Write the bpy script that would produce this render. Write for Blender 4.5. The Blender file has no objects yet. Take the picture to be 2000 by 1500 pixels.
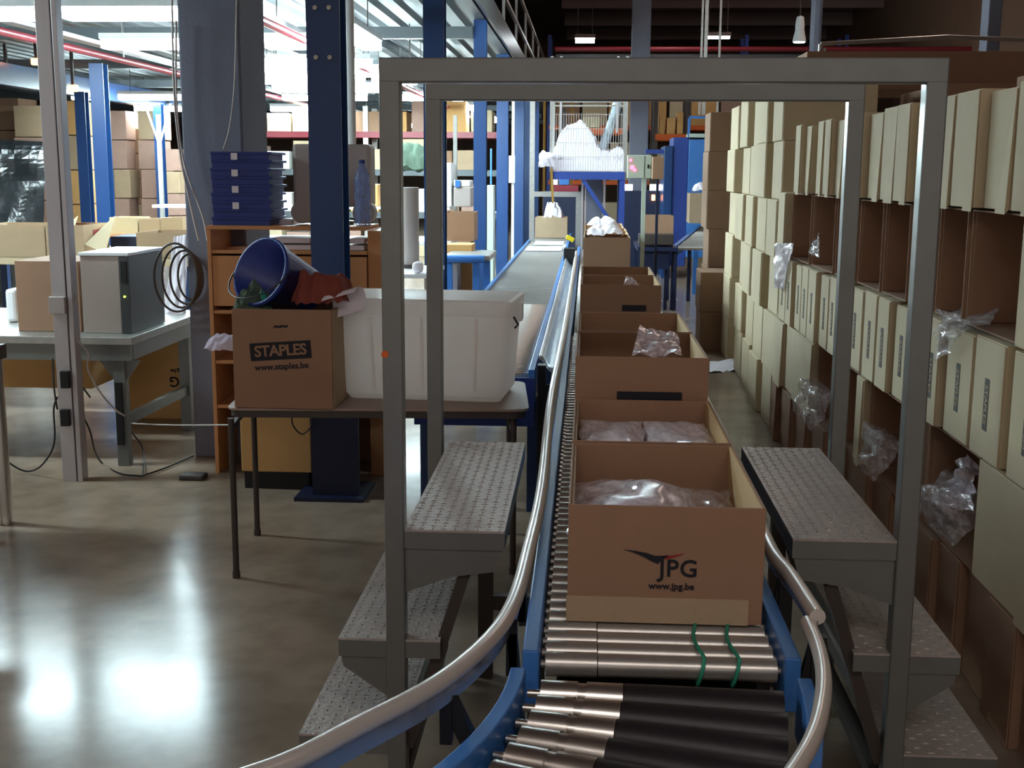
import bpy, bmesh, math, random
from mathutils import Vector, Matrix, noise
random.seed(7)
S = bpy.context.scene
COL = S.collection
R_ = math.radians
# ------------------------------------------------------------------ camera
FPX, YAW, PITCH, ROLL, EYE = 2350.0, R_(3.50), R_(10.0), R_(.33), 1.72
_F = Vector((-math.sin(YAW)*math.cos(PITCH), math.cos(YAW)*math.cos(PITCH), -math.sin(PITCH)))
_Rt = Vector((math.cos(YAW), math.sin(YAW), 0))
_Up = _Rt.cross(_F)
_R = math.cos(ROLL)*_Rt + math.sin(ROLL)*_Up
_U = math.cos(ROLL)*_Up - math.sin(ROLL)*_Rt
cam = bpy.data.cameras.new('camera'); cam.sensor_width = 36; cam.lens = FPX/2000*36
cam.clip_start = .05; cam.clip_end = 200
cam_o = bpy.data.objects.new('camera', cam); COL.objects.link(cam_o)
M = Matrix((_R, _U, -_F)).transposed().to_4x4(); M.translation = (0, 0, EYE)
cam_o.matrix_world = M
S.camera = cam_o
def P(px, py, **k):
    """the point of the place seen at a pixel of the photograph, on a plane X=, Y= or z="""
    d = _F + (px-1000)/FPX*_R + (750-py)/FPX*_U
    t = (k['z']-EYE)/d.z if 'z' in k else (k['Y']/d.y if 'Y' in k else k['X']/d.x)
    return Vector((t*d.x, t*d.y, EYE+t*d.z))
# ------------------------------------------------------------------ world and exposure
w = bpy.data.worlds.new('world'); S.world = w; w.use_nodes = True
w.node_tree.nodes['Background'].inputs[0].default_value = (.50, .45, .42, 1)
w.node_tree.nodes['Background'].inputs[1].default_value = .30
S.view_settings.view_transform = 'Standard'; S.view_settings.look = 'None'
S.view_settings.gamma = 1; S.view_settings.use_curve_mapping = False
S.view_settings.exposure = 1.55
LAMP_COL = (.74, .95, 1.0); LAMP_W = 35.0; WARM_COL = (1, .80, .70); WARM_W = 6.0
# ------------------------------------------------------------------ materials
def srgb(c):
    return tuple((x/255/12.92 if x/255 <= .04045 else ((x/255+.055)/1.055)**2.4) for x in c)
MATS = {}
def mat(name, rgb, rough=.6, metal=0., var=.12, scale=6., bump=0., bscale=40., emit=None, trans=0., alpha=1., stretch=None, ior=1.45, rvar=0.):
    m = bpy.data.materials.new(name); m.use_nodes = True; nt = m.node_tree; b = nt.nodes['Principled BSDF']
    c = srgb(rgb)
    tc = nt.nodes.new('ShaderNodeTexCoord'); mp = nt.nodes.new('ShaderNodeMapping')
    nt.links.new(tc.outputs['Object'], mp.inputs[0])
    if stretch: mp.inputs['Scale'].default_value = stretch
    n = nt.nodes.new('ShaderNodeTexNoise'); n.inputs['Scale'].default_value = scale; n.inputs['Detail'].default_value = 5
    nt.links.new(mp.outputs[0], n.inputs['Vector'])
    mx = nt.nodes.new('ShaderNodeMix'); mx.data_type = 'RGBA'
    mx.inputs[6].default_value = tuple(x*(1-var) for x in c)+(1,)
    mx.inputs[7].default_value = tuple(min(1, x*(1+var)) for x in c)+(1,)
    nt.links.new(n.outputs[0], mx.inputs[0]); nt.links.new(mx.outputs[2], b.inputs['Base Color'])
    b.inputs['Roughness'].default_value = rough; b.inputs['Metallic'].default_value = metal
    if rvar:
        mr = nt.nodes.new('ShaderNodeMapRange'); mr.inputs[3].default_value = max(.02, rough-rvar); mr.inputs[4].default_value = rough+rvar
        nt.links.new(n.outputs[0], mr.inputs[0]); nt.links.new(mr.outputs[0], b.inputs['Roughness'])
    b.inputs['IOR'].default_value = ior
    if bump:
        n2 = nt.nodes.new('ShaderNodeTexNoise'); n2.inputs['Scale'].default_value = bscale
        nt.links.new(mp.outputs[0], n2.inputs['Vector'])
        bp = nt.nodes.new('ShaderNodeBump'); bp.inputs['Strength'].default_value = bump; bp.inputs['Distance'].default_value = .01
        nt.links.new(n2.outputs[0], bp.inputs['Height']); nt.links.new(bp.outputs[0], b.inputs['Normal'])
    if emit:
        b.inputs['Emission Color'].default_value = tuple(emit[0])+(1,); b.inputs['Emission Strength'].default_value = emit[1]
    if trans: b.inputs['Transmission Weight'].default_value = trans
    if alpha < 1: b.inputs['Alpha'].default_value = alpha
    MATS[name] = m; return m
mat('cardboard', (174, 150, 122), .8, var=.09, scale=9, bump=.15, bscale=60)
mat('cardboard_dark', (150, 116, 92), .8, var=.1, scale=9, bump=.15, bscale=60)
mat('cardboard_yellow', (204, 158, 100), .8, var=.08, scale=9)
mat('cardboard_shaded', (126, 97, 75), .8, var=.12, scale=9)  # shade of the end and low stacks is put into this brown
mat('cardboard_lit', (214, 180, 132), .8, var=.06, scale=9)
mat('cardboard_pale', (196, 179, 148), .8, var=.08, scale=9)
mat('cardboard_pink', (166, 134, 120), .8, var=.1, scale=9)
mat('ink', (26, 24, 34), .7, var=.1)
mat('red_ink', (150, 30, 30), .7)
mat('tape', (205, 180, 140), .35, var=.05)
mat('steel_frame', (122, 124, 122), .33, .6, var=.12, scale=14, bump=.05)
mat('galvanised', (168, 165, 160), .42, .7, var=.2, scale=25, bump=.1, bscale=80)
mat('alu', (190, 184, 186), .38, .6, var=.06, scale=10, stretch=(1, 1, .2))
mat('rail_tube', (206, 200, 194), .3, .35, var=.05)
mat('polished', (200, 200, 198), .12, 1., var=.05, scale=8, bump=.05, bscale=9)
mat('chrome', (215, 212, 206), .3, 1., var=.06, scale=12)
mat('roller_steel', (188, 184, 178), .34, .7, var=.12, scale=30)
mat('black_sleeve', (34, 30, 34), .45, var=.2, scale=30)
mat('black_rubber', (18, 18, 20), .5)
mat('conveyor_blue', (62, 118, 188), .4, .0, var=.1, scale=8)
mat('column_blue', (30, 62, 110), .3, .0, var=.12, scale=4)
mat('deep_blue', (38, 62, 136), .5, var=.1)
mat('navy', (20, 30, 60), .5)
mat('crate_blue', (40, 56, 128), .45, var=.08)
mat('bucket_blue', (38, 58, 138), .38, var=.08)
mat('concrete', (106, 108, 122), .85, var=.12, scale=3, bump=.2)
mat('wood', (200, 140, 92), .6, var=.08, scale=4, stretch=(1, 1, 6))
mat('table_top', (150, 132, 118), .45, var=.12, scale=12)
mat('leg_dark', (74, 66, 62), .45, .4, var=.1)
mat('white_plastic', (225, 226, 228), .4, var=.04)
mat('grey_plastic', (178, 168, 164), .5, var=.05)
mat('dark_plastic', (40, 42, 48), .4, var=.1)
mat('pc_side', (172, 160, 152), .35, .5, var=.06)
mat('pc_dark', (74, 76, 76), .4, .5, var=.08)
mat('paper', (232, 224, 232), .7, var=.03)
mat('foam', (250, 244, 254), .8, var=.03, scale=20, bump=.5, bscale=60)
mat('cloth_red', (128, 62, 52), .9, var=.2, scale=20, bump=.4)
mat('cloth_green', (74, 92, 78), .9, var=.2, scale=20, bump=.4)
mat('teal', (40, 150, 120), .6)
mat('cloth_white', (205, 196, 215), .9, var=.1, scale=12, bump=.3)
mat('orange', (212, 96, 34), .55, var=.1)
mat('dull_yellow', (150, 112, 44), .6)
mat('yellow', (225, 205, 30), .5)
mat('red_pipe', (140, 44, 56), .4, var=.08)
mat('pipe_white', (205, 205, 205), .45)
mat('deck', (88, 97, 101), .5, .1, var=.1, scale=3)
mat('deck_beam', (84, 90, 94), .45, .2, var=.1, scale=3)
mat('roof', (140, 118, 114), .8, var=.15, scale=1)
mat('wall', (118, 92, 76), .85, var=.15, scale=1)
mat('control_box', (188, 200, 186), .45, var=.04)
mat('led_red', (255, 40, 60), .4, emit=((1, .05, .12), 4))
mat('led_green', (160, 255, 20), .4, emit=((.5, 1, .05), 3))
mat('led_orange', (255, 140, 40), .4, emit=((1, .35, .1), 3))
mat('lamp_tube', (255, 255, 255), .4, emit=(LAMP_COL, LAMP_W))
mat('fill_warm', (255, 255, 255), .4, emit=(WARM_COL, WARM_W))
mat('fill_near', (255, 255, 255), .4, emit=((1, .93, .88), 9))
mat('fill_globe_glow', (255, 255, 255), .4, emit=(WARM_COL, 13))
mat('lamp_far', (255, 255, 255), .4, emit=((.9, .97, 1), 14))
mat('lamp_body', (205, 210, 214), .5)
mat('window_glow', (255, 255, 255), .4, emit=((.9, .9, 1), 1.1))
mat('hose', (190, 205, 215), .25, var=.1, scale=20, trans=.3, bump=.3)
mat('sheet_metal', (188, 198, 208), .25, .45, var=.12, scale=3)
mat('strip_steel', (172, 170, 168), .22, .7, var=.1)
mat('ink_soft', (66, 62, 60), .7)
mat('black_film', (22, 24, 26), .18, var=.3, scale=8, bump=.6, bscale=8)
def film(name, rgb, a, rough=.12):
    m = bpy.data.materials.new(name); m.use_nodes = True; nt = m.node_tree; nt.nodes.clear()
    o = nt.nodes.new('ShaderNodeOutputMaterial'); t = nt.nodes.new('ShaderNodeBsdfTransparent')
    g = nt.nodes.new('ShaderNodeBsdfPrincipled'); g.inputs['Base Color'].default_value = srgb(rgb)+(1,); g.inputs['Roughness'].default_value = rough
    n = nt.nodes.new('ShaderNodeTexNoise'); n.inputs['Scale'].default_value = 9; n.inputs['Detail'].default_value = 4
    r = nt.nodes.new('ShaderNodeMapRange'); r.inputs[1].default_value = .35; r.inputs[2].default_value = .7
    r.inputs[3].default_value = a*.55; r.inputs[4].default_value = min(1, a*1.6)
    mx = nt.nodes.new('ShaderNodeMixShader')
    nt.links.new(n.outputs[0], r.inputs[0]); nt.links.new(r.outputs[0], mx.inputs[0])
    nt.links.new(t.outputs[0], mx.inputs[1]); nt.links.new(g.outputs[0], mx.inputs[2]); nt.links.new(mx.outputs[0], o.inputs[0])
    MATS[name] = m
film('bottle', (140, 165, 222), .5, .1); film('film', (225, 222, 226), .34); film('film_milky', (232, 222, 232), .75, .22); film('packet_film', (244, 236, 244), 1., .16)
def translucent(name, rgb, k):
    m = bpy.data.materials.new(name); m.use_nodes = True; nt = m.node_tree; nt.nodes.clear()
    o = nt.nodes.new('ShaderNodeOutputMaterial'); t = nt.nodes.new('ShaderNodeBsdfTranslucent'); t.inputs[0].default_value = srgb(rgb)+(1,)
    g = nt.nodes.new('ShaderNodeBsdfPrincipled'); g.inputs['Base Color'].default_value = srgb(rgb)+(1,); g.inputs['Roughness'].default_value = .35
    n = nt.nodes.new('ShaderNodeTexNoise'); n.inputs['Scale'].default_value = 3
    r = nt.nodes.new('ShaderNodeMapRange'); r.inputs[3].default_value = k-.12; r.inputs[4].default_value = k+.12
    mx = nt.nodes.new('ShaderNodeMixShader'); nt.links.new(n.outputs[0], r.inputs[0]); nt.links.new(r.outputs[0], mx.inputs[0])
    nt.links.new(g.outputs[0], mx.inputs[1]); nt.links.new(t.outputs[0], mx.inputs[2]); nt.links.new(mx.outputs[0], o.inputs[0])
    MATS[name] = m
translucent('tote', (252, 249, 247), .74)
# checker plate
def checker():
    m = mat('checker_plate', (172, 162, 156), .5, .35, var=.22, scale=18); nt = m.node_tree; b = nt.nodes['Principled BSDF']
    tc = nt.nodes.new('ShaderNodeTexCoord'); v = nt.nodes.new('ShaderNodeTexVoronoi'); v.inputs['Scale'].default_value = 85
    bp = nt.nodes.new('ShaderNodeBump'); bp.inputs['Strength'].default_value = .5; bp.inputs['Distance'].default_value = .003
    nt.links.new(tc.outputs['Object'], v.inputs['Vector']); nt.links.new(v.outputs['Distance'], bp.inputs['Height']); nt.links.new(bp.outputs[0], b.inputs['Normal'])
checker()
def floor_mat():
    m = bpy.data.materials.new('polished_concrete'); m.use_nodes = True; nt = m.node_tree; b = nt.nodes['Principled BSDF']
    tc = nt.nodes.new('ShaderNodeTexCoord')
    def nz(s, d=6, st=None):
        mp = nt.nodes.new('ShaderNodeMapping'); nt.links.new(tc.outputs['Object'], mp.inputs[0])
        if st: mp.inputs['Scale'].default_value = st
        n = nt.nodes.new('ShaderNodeTexNoise'); n.inputs['Scale'].default_value = s; n.inputs['Detail'].default_value = d
        nt.links.new(mp.outputs[0], n.inputs['Vector']); return n
    a = nz(.9); c = nz(5, 8)
    r = nt.nodes.new('ShaderNodeValToRGB'); nt.links.new(a.outputs[0], r.inputs[0])
    r.color_ramp.elements[0].position = .34; r.color_ramp.elements[0].color = srgb((124, 108, 94))+(1,)
    r.color_ramp.elements[1].position = .66; r.color_ramp.elements[1].color = srgb((166, 146, 128))+(1,)
    mx = nt.nodes.new('ShaderNodeMix'); mx.data_type = 'RGBA'; mx.blend_type = 'MULTIPLY'; mx.inputs[0].default_value = .45
    r2 = nt.nodes.new('ShaderNodeValToRGB'); nt.links.new(c.outputs[0], r2.inputs[0])
    r2.color_ramp.elements[0].position = .3; r2.color_ramp.elements[0].color = (.42, .40, .37, 1); r2.color_ramp.elements[1].position = .62; r2.color_ramp.elements[1].color = (1, 1, 1, 1)
    nt.links.new(r.outputs[0], mx.inputs[6]); nt.links.new(r2.outputs[0], mx.inputs[7]); nt.links.new(mx.outputs[2], b.inputs['Base Color'])
    mr = nt.nodes.new('ShaderNodeMapRange'); mr.inputs[3].default_value = .12; mr.inputs[4].default_value = .24
    b.inputs['Specular IOR Level'].default_value = .17
    nt.links.new(nz(2.2).outputs[0], mr.inputs[0]); nt.links.new(mr.outputs[0], b.inputs['Roughness'])
    bp = nt.nodes.new('ShaderNodeBump'); bp.inputs['Strength'].default_value = .04
    nt.links.new(nz(3, 2).outputs[0], bp.inputs['Height']); nt.links.new(bp.outputs[0], b.inputs['Normal'])
    MATS['floor'] = m
floor_mat()
# ------------------------------------------------------------------ building helpers
def worg(o):
    v = Vector((0, 0, 0))
    while o is not None: v += o.location; o = o.parent
    return v
class MB:
    def __init__(s): s.v = []; s.f = []
    def add(s, vs, fs):
        n = len(s.v); s.v += [tuple(v) for v in vs]; s.f += [tuple(n+i for i in f) for f in fs]; return s
    def box(s, x0, y0, z0, x1, y1, z1):
        return s.add([(x0,y0,z0),(x1,y0,z0),(x1,y1,z0),(x0,y1,z0),(x0,y0,z1),(x1,y0,z1),(x1,y1,z1),(x0,y1,z1)],
            [(0,3,2,1),(4,5,6,7),(0,1,5,4),(1,2,6,5),(2,3,7,6),(3,0,4,7)])
    def bar(s, a, b, w, h=None, up=(0,0,1)):
        """rectangular bar from a to b, w across, h along up"""
        a = Vector(a); b = Vector(b); h = h or w; d = (b-a).normalized(); u = Vector(up)
        if abs(d.dot(u)) > .99: u = Vector((0,1,0))
        x = d.cross(u).normalized(); u = x.cross(d).normalized(); vs = []
        for c in (a, b):
            for i, j in ((-1,-1),(1,-1),(1,1),(-1,1)): vs.append(c+x*(i*w/2)+u*(j*h/2))
        return s.add(vs, [(0,1,2,3),(7,6,5,4),(0,4,5,1),(1,5,6,2),(2,6,7,3),(3,7,4,0)])
    def tube(s, pts, r, n=12, cap=True):
        pts = [Vector(p) for p in pts]; rs = r if isinstance(r, (list, tuple)) else [r]*len(pts)
        rings = []; prev = None
        for i, p in enumerate(pts):
            d = (pts[min(i+1, len(pts)-1)]-pts[max(i-1, 0)]).normalized()
            if prev is None: prev = Vector((0,0,1)) if abs(d.z) < .9 else Vector((1,0,0))
            x = d.cross(prev).normalized(); y = x.cross(d).normalized(); prev = y
            rings.append([p+(x*math.cos(2*math.pi*k/n)+y*math.sin(2*math.pi*k/n))*rs[i] for k in range(n)])
        vs = [v for ring in rings for v in ring]; fs = []
        for i in range(len(pts)-1):
            for k in range(n):
                a = i*n+k; b = i*n+(k+1) % n; fs.append((a, b, b+n, a+n))
        if cap: fs += [tuple(range(n))[::-1], tuple((len(pts)-1)*n+k for k in range(n))]
        return s.add(vs, fs)
    def prism(s, poly, a, b, axis='y'):
        """polygon of (x,z) extruded along y from a to b (axis y); axis x: polygon of (y,z)"""
        n = len(poly)
        g = (lambda p, t: (p[0], t, p[1])) if axis == 'y' else ((lambda p, t: (t, p[0], p[1])) if axis == 'x' else (lambda p, t: (p[0], p[1], t)))
        vs = [g(p, a) for p in poly]+[g(p, b) for p in poly]
        fs = [tuple(range(n)), tuple(range(2*n-1, n-1, -1))]+[(i, i+n, (i+1) % n+n, (i+1) % n) for i in range(n)]
        return s.add(vs, fs)
    def grid(s, fn, nu, nv, close=False):
        vs = [fn(i/(nu-1), j/(nv-1)) for j in range(nv) for i in range(nu)]
        return s.add(vs, [(j*nu+i, j*nu+i+1, (j+1)*nu+i+1, (j+1)*nu+i) for j in range(nv-1) for i in range(nu-1)])
    def build(s, name, m, parent=None, bev=0, smooth=False, thick=0, mw=None, label=None):
        me = bpy.data.meshes.new(name); vs = s.v
        if mw is not None: vs = [tuple(mw @ Vector(v)) for v in vs]
        if parent is not None: org = worg(parent)
        else:
            xs, ys, zs = zip(*vs); org = Vector(((min(xs)+max(xs))/2, (min(ys)+max(ys))/2, min(zs)))
        me.from_pydata([tuple(Vector(v)-org) for v in vs], [], s.f)
        bm = bmesh.new(); bm.from_mesh(me); bmesh.ops.recalc_face_normals(bm, faces=bm.faces); bm.to_mesh(me); bm.free()
        me.materials.append(MATS[m])
        if smooth:
            me.shade_smooth()
            if smooth == 1: me.set_sharp_from_angle(angle=R_(40))
        o = bpy.data.objects.new(name, me); COL.objects.link(o)
        if parent is not None: o.parent = parent
        else: o.location = org
        if thick:
            md = o.modifiers.new('solid', 'SOLIDIFY'); md.thickness = thick; md.offset = 0
        if bev:
            md = o.modifiers.new('bevel', 'BEVEL'); md.width = bev; md.segments = 2; md.limit_method = 'ANGLE'
            md.harden_normals = False
        if label: o['label'] = label
        return o
def tag(o, label, cat, group=None, kind=None):
    if label: o['label'] = label
    if cat: o['category'] = cat
    if group: o['group'] = group
    if kind: o['kind'] = kind
    return o
def thing(name, label, cat, loc=(0,0,0), group=None):
    o = bpy.data.objects.new(name, None); COL.objects.link(o); o.location = loc; o.empty_display_size = .1
    return tag(o, label, cat, group)
def struct(o): o['kind'] = 'structure'; return o
def copy_tree(o, parent=None):
    c = o.copy(); COL.objects.link(c)
    if parent is not None: c.parent = parent
    for ch in [x for x in COL.objects if x.parent == o]: copy_tree(ch, c)
    return c
def dup(o, loc, label, cat=None, group=None, rz=None):
    c = copy_tree(o); c.location = loc; c['label'] = label
    if rz is not None: c.rotation_euler = (0, 0, rz)
    if cat: c['category'] = cat
    if group: c['group'] = group
    return c
def text(body, size, m, parent, name, center, xdir, ydir, ext=.0006, bold=0., space=1.):
    """lettering centred on a point; xdir along the line, ydir up the letters"""
    cu = bpy.data.curves.new(name, 'FONT'); cu.body = body; cu.size = size; cu.align_x = 'CENTER'; cu.align_y = 'CENTER'
    cu.extrude = ext; cu.offset = bold; cu.resolution_u = 3; cu.space_character = space
    t = bpy.data.objects.new('tmp', cu); me = bpy.data.meshes.new_from_object(t); bpy.data.objects.remove(t)
    x = Vector(xdir).normalized(); y = Vector(ydir).normalized(); z = x.cross(y)
    T = Matrix((x, y, z)).transposed().to_4x4(); T.translation = Vector(center)-worg(parent); me.transform(T)
    me.materials.clear(); me.materials.append(MATS[m]); me.name = name
    o = bpy.data.objects.new(name, me); COL.objects.link(o); o.parent = parent; return o
def catmull(pts, n=8):
    pts = [Vector(p) for p in pts]; q = [2*pts[0]-pts[1]]+pts+[2*pts[-1]-pts[-2]]; out = []
    for i in range(1, len(q)-2):
        for k in range(n):
            t = k/n; a, b, c, d = q[i-1:i+3]
            out.append(.5*((2*b)+(c-a)*t+(2*a-5*b+4*c-d)*t*t+(3*b-a-3*c+d)*t**3))
    return out+[pts[-1]]
ORD = ['first', 'second', 'third', 'fourth', 'fifth', 'sixth', 'seventh', 'eighth', 'ninth', 'tenth', 'eleventh', 'twelfth', 'thirteenth',
       'fourteenth', 'fifteenth', 'sixteenth', 'seventeenth', 'eighteenth', 'nineteenth', 'twentieth']
# ------------------------------------------------------------------ building shell
struct(MB().box(-30, -6, -.2, 9, 52, 0).build('floor', 'floor'))
struct(MB().box(-30, -6, 7.2, 9, 52, 7.4).build('ceiling', 'roof'))
struct(MB().box(-30, 52, 0, 9, 52.2, 7.2).build('wall_back', 'wall'))
struct(MB().box(-30.2, -6, 0, -30, 52, 7.2).build('wall_left', 'wall'))
struct(MB().box(9, -6, 0, 9.2, 52, 7.2).build('wall_right', 'wall'))
struct(MB().box(-30, -6.2, 4.6, 9, -6, 7.2).build('wall_front', 'wall'))  # left open below to let world light in as front fill
# ------------------------------------------------------------------ roller conveyor with its bend
ZC = .75
CX, CY, RI = -1.10, 2.25, 1.03      # centre of the bend, radius of the inner roller ends
X0, X1 = CX+RI, .398               # roller ends on the straight
conv = thing('roller_conveyor', 'blue-sided roller conveyor carrying the row of open cartons, bending at its near end', 'conveyor', (.14, 6, 0))
# side frames of the straight
YE = 15.6
MB().box(X0-.046, 2.28, .66, X0-.012, YE, .775).build('side_frame', 'conveyor_blue', conv, bev=.004)
MB().box(X1+.008, 2.28, .66, X1+.04, YE, .775).build('side_frame', 'conveyor_blue', conv, bev=.004)
def arc(r, a0, a1, n, z):
    return [Vector((CX+r*math.cos(a0+(a1-a0)*i/n), CY-r*math.sin(a0+(a1-a0)*i/n), z)) for i in range(n+1)]
def arc_wall(r0, r1, z0, z1, a0, a1, n=26):
    b = MB(); A = [arc(r, a0, a1, n, z) for r, z in ((r0, z0), (r1, z0), (r1, z1), (r0, z1))]
    vs = [p for ring in zip(*A) for p in ring]; fs = []
    for i in range(n):
        for k in range(4):
            fs.append((i*4+k, i*4+(k+1) % 4, i*4+4+(k+1) % 4, i*4+4+k))
    fs += [(0, 1, 2, 3), tuple(n*4+k for k in (3, 2, 1, 0))]
    return b.add(vs, fs)
RO = X1-CX
arc_wall(RI-.066, RI-.036, .64, .76, R_(1), R_(80)).build('side_frame', 'conveyor_blue', conv, bev=.003)
arc_wall(RO+.022, RO+.05, .64, .76, R_(1), R_(80)).build('side_frame', 'conveyor_blue', conv, bev=.003)
# straight rollers
rr = .0245
ys = [2.335+.06*i for i in range(int((YE-2.35)/.06))]
proto_r = MB().tube([(X0, ys[0], ZC-rr), (X0+.105, ys[0], ZC-rr)], rr+.0008, 16).tube([(X0+.107, ys[0], ZC-rr-.0004), (X1, ys[0], ZC-rr-.0004)], rr-.001, 16).tube([(X0-.01, ys[0], ZC-rr), (X1+.01, ys[0], ZC-rr)], .008, 8).build('roller', 'roller_steel', conv, smooth=True)
for i in range(1, 84):
    c = proto_r.copy(); COL.objects.link(c); c.location = (0, .06*i, 0)
b = MB()
for y in ys[84:]: b.tube([(X0, y, ZC-rr), (X1, y, ZC-rr)], rr, 8)
b.build('rollers_far', 'roller_steel', conv)['kind'] = 'stuff'
# drive belts on the first rollers
for xx in (.245, .315):
    MB().tube([(xx+.006*math.sin(3*t), ys[0]+.09+.12*math.cos(t), ZC-rr+(rr+.003)*max(-1, min(1, 2.6*math.sin(t)))) for t in [2*math.pi*k/28 for k in range(29)]], .004, 8).build('drive_belt', 'yellow' if 0 else 'teal', conv, smooth=True)
# tapered rollers of the bend
for i in range(19):
    a = R_(2.6+3.75*i); d = Vector((math.cos(a), -math.sin(a), 0)); c0 = Vector((CX, CY, 0))
    def q(r, rad): return c0+d*r+Vector((0, 0, ZC-rad-.004))
    t0, t1, t2, t3 = .027, .029, .031, .0455
    rt = MB().tube([q(RI-.03, .027), q(RI-.005, .027), q(RI-.004, t0+.002), q(RI+.07, t1), q(RI+.072, t1-.006), q(RI+.08, t1-.006), q(RI+.082, t1+.001), q(RI+.155, t2)],
        [.008, .008, t0+.002, t1, t1-.006, t1-.006, t1+.001, t2], 18).build('tapered_roller', 'chrome', conv, smooth=True)
    sl = MB().tube([q(RI+.156, t2+.003), q(RO-.01, t3)], [t2+.003, t3], 20).build('sleeve', 'black_sleeve', rt, smooth=True)
# supports
for y in (2.75, 4.6, 6.6, 9.0, 12.0, 15.2):
    for x in (X0-.035, X1+.035):
        MB().box(x-.02, y-.02, 0, x+.02, y+.02, .66).build('leg', 'black_rubber', conv)
    MB().box(X0-.02, y-.015, .3, X1+.02, y+.015, .34).build('cross_bar', 'leg_dark', conv)
for a, r in ((R_(38), RI-.05), (R_(30), RO+.06)):
    p = Vector((CX+r*math.cos(a), CY-r*math.sin(a), 0))
    MB().box(p.x-.025, p.y-.025, 0, p.x+.025, p.y+.025, .65).build('leg', 'black_rubber', conv)
MB().box(X0+.02, 2.3, .60, X1-.02, YE, .64).build('drive_tray', 'black_rubber', conv)
arc_wall(RI+.0, RO-.0, .60, .63, R_(1), R_(78)).build('drive_tray', 'black_rubber', conv)
# guide rails: bright tube over a slotted polished strip
def guide(name, pts, zt, strip, parent, r=.0165, skirt=.06):
    c = catmull(pts, 6)
    g = MB().tube(c, r, 14).build(name, 'rail_tube', parent, smooth=True)
    if strip:
        b = MB()
        for i in range(len(c)-1):
            a0, a1 = c[i], c[i+1]; n = len(b.v)
            b.add([a0-Vector((0,0,.008)), a1-Vector((0,0,.008)), a1-Vector((0,0,skirt)), a0-Vector((0,0,skirt))], [(0,1,2,3)])
        b.build('guide_strip', 'strip_steel', g, thick=.003)
    return g
GL = [(-.118, 14, .81), (-.12, 8, .81), (-.125, 6, .82), (-.13, 4.6, .835)]+[P(x, y, z=.845) for x, y in
      ((1059, 950), (1031, 1080), (1002, 1180), (951, 1255), (850, 1338), (700, 1418), (560, 1490), (400, 1545))]
guide('guide_rail', GL, .845, True, conv, skirt=.05)
GR = [(.475, 9, .83), (.475, 5, .84), (.468, 3.6, .845), P(1500, 1062, z=.845), P(1545, 1125, z=.845), P(1597, 1205, z=.845)]
guide('guide_rail', GR, .845, True, conv, skirt=.04)
GR2 = [P(1577, 1215, z=.83), P(1598, 1265, z=.83), P(1609, 1325, z=.83), P(1603, 1390, z=.83), P(1584, 1450, z=.83), P(1545, 1515, z=.83), P(1490, 1590, z=.83)]
guide('guide_rail', GR2, .83, False, conv, r=.0145)
for (x, y) in ((1018, 1120), (1000, 1215), (872, 1335)):
    q1 = P(x, y, z=.82); q2 = Vector((min(q1.x+.06, X0-.06), q1.y, .70))
    if y > 1300: q2 = Vector((q1.x+.05, q1.y-.01, .70))
    MB().bar(q1-Vector((0,0,.02)), q2, .02, .03).bar(q1-Vector((0,0,.0)), q1-Vector((0,0,.11)), .022, .03).build('guide_bracket', 'black_rubber', conv)
for (x, y) in ((1535, 1120), (1600, 1240)):
    q1 = P(x, y, z=.82); q2 = Vector((X1+.05, q1.y, .70))
    MB().bar(q1, q2, .02, .03).bar(q1-Vector((0,0,.01)), q1-Vector((0,0,.3)), .03, .03).build('guide_bracket', 'black_rubber', conv)
# ------------------------------------------------------------------ cartons on the conveyor
def open_shell(x0, y0, z0, x1, y1, z1, t=.006, bottom=True):
    b = MB()
    b.box(x0, y0, z0, x1, y0+t, z1).box(x0, y1-t, z0, x1, y1, z1)
    b.box(x0, y0+t, z0, x0+t, y1-t, z1).box(x1-t, y0+t, z0, x1, y1-t, z1)
    if bottom: b.box(x0+t, y0+t, z0, x1-t, y1-t, z0+t)
    return b
def jpg_logo(parent, c, s, xd=(1,0,0), yd=(0,0,1), swoosh=True):
    """the bird mark, the letters and the web address; s is the height of the letters"""
    c = Vector(c); xd = Vector(xd); yd = Vector(yd)
    text('JPG', s*1.35, 'ink', parent, 'printed_letters', c, xd, yd, bold=s*.02, space=1.05)
    text('www.jpg.be', s*.52, 'ink', parent, 'printed_address', c-yd*s*.98-xd*s*.35, xd, yd, bold=s*.012)
    if swoosh:
        nrm = xd.cross(yd)
        def sh(pts): return [c+xd*(a*s)+yd*(b_*s)+nrm*.0008 for a, b_ in pts]
        bird = [(-3.0, 1.05), (-2.3, .98), (-1.75, .88), (-1.25, .72), (-.5, .78), (-.95, .5), (-1.1, .28), (-1.5, .45), (-1.95, .7), (-2.5, .92)]
        b = MB(); b.add(sh(bird), [tuple(range(len(bird)))]); b.build('printed_bird', 'ink', parent, thick=.0008)
        b = MB(); red = [(-.9, .66), (-.3, .78), (.3, .9), (-.2, .7), (-.7, .56)]
        b.add(sh(red), [tuple(range(len(red)))]); b.build('printed_flash', 'red_ink', parent, thick=.0008)
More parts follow.
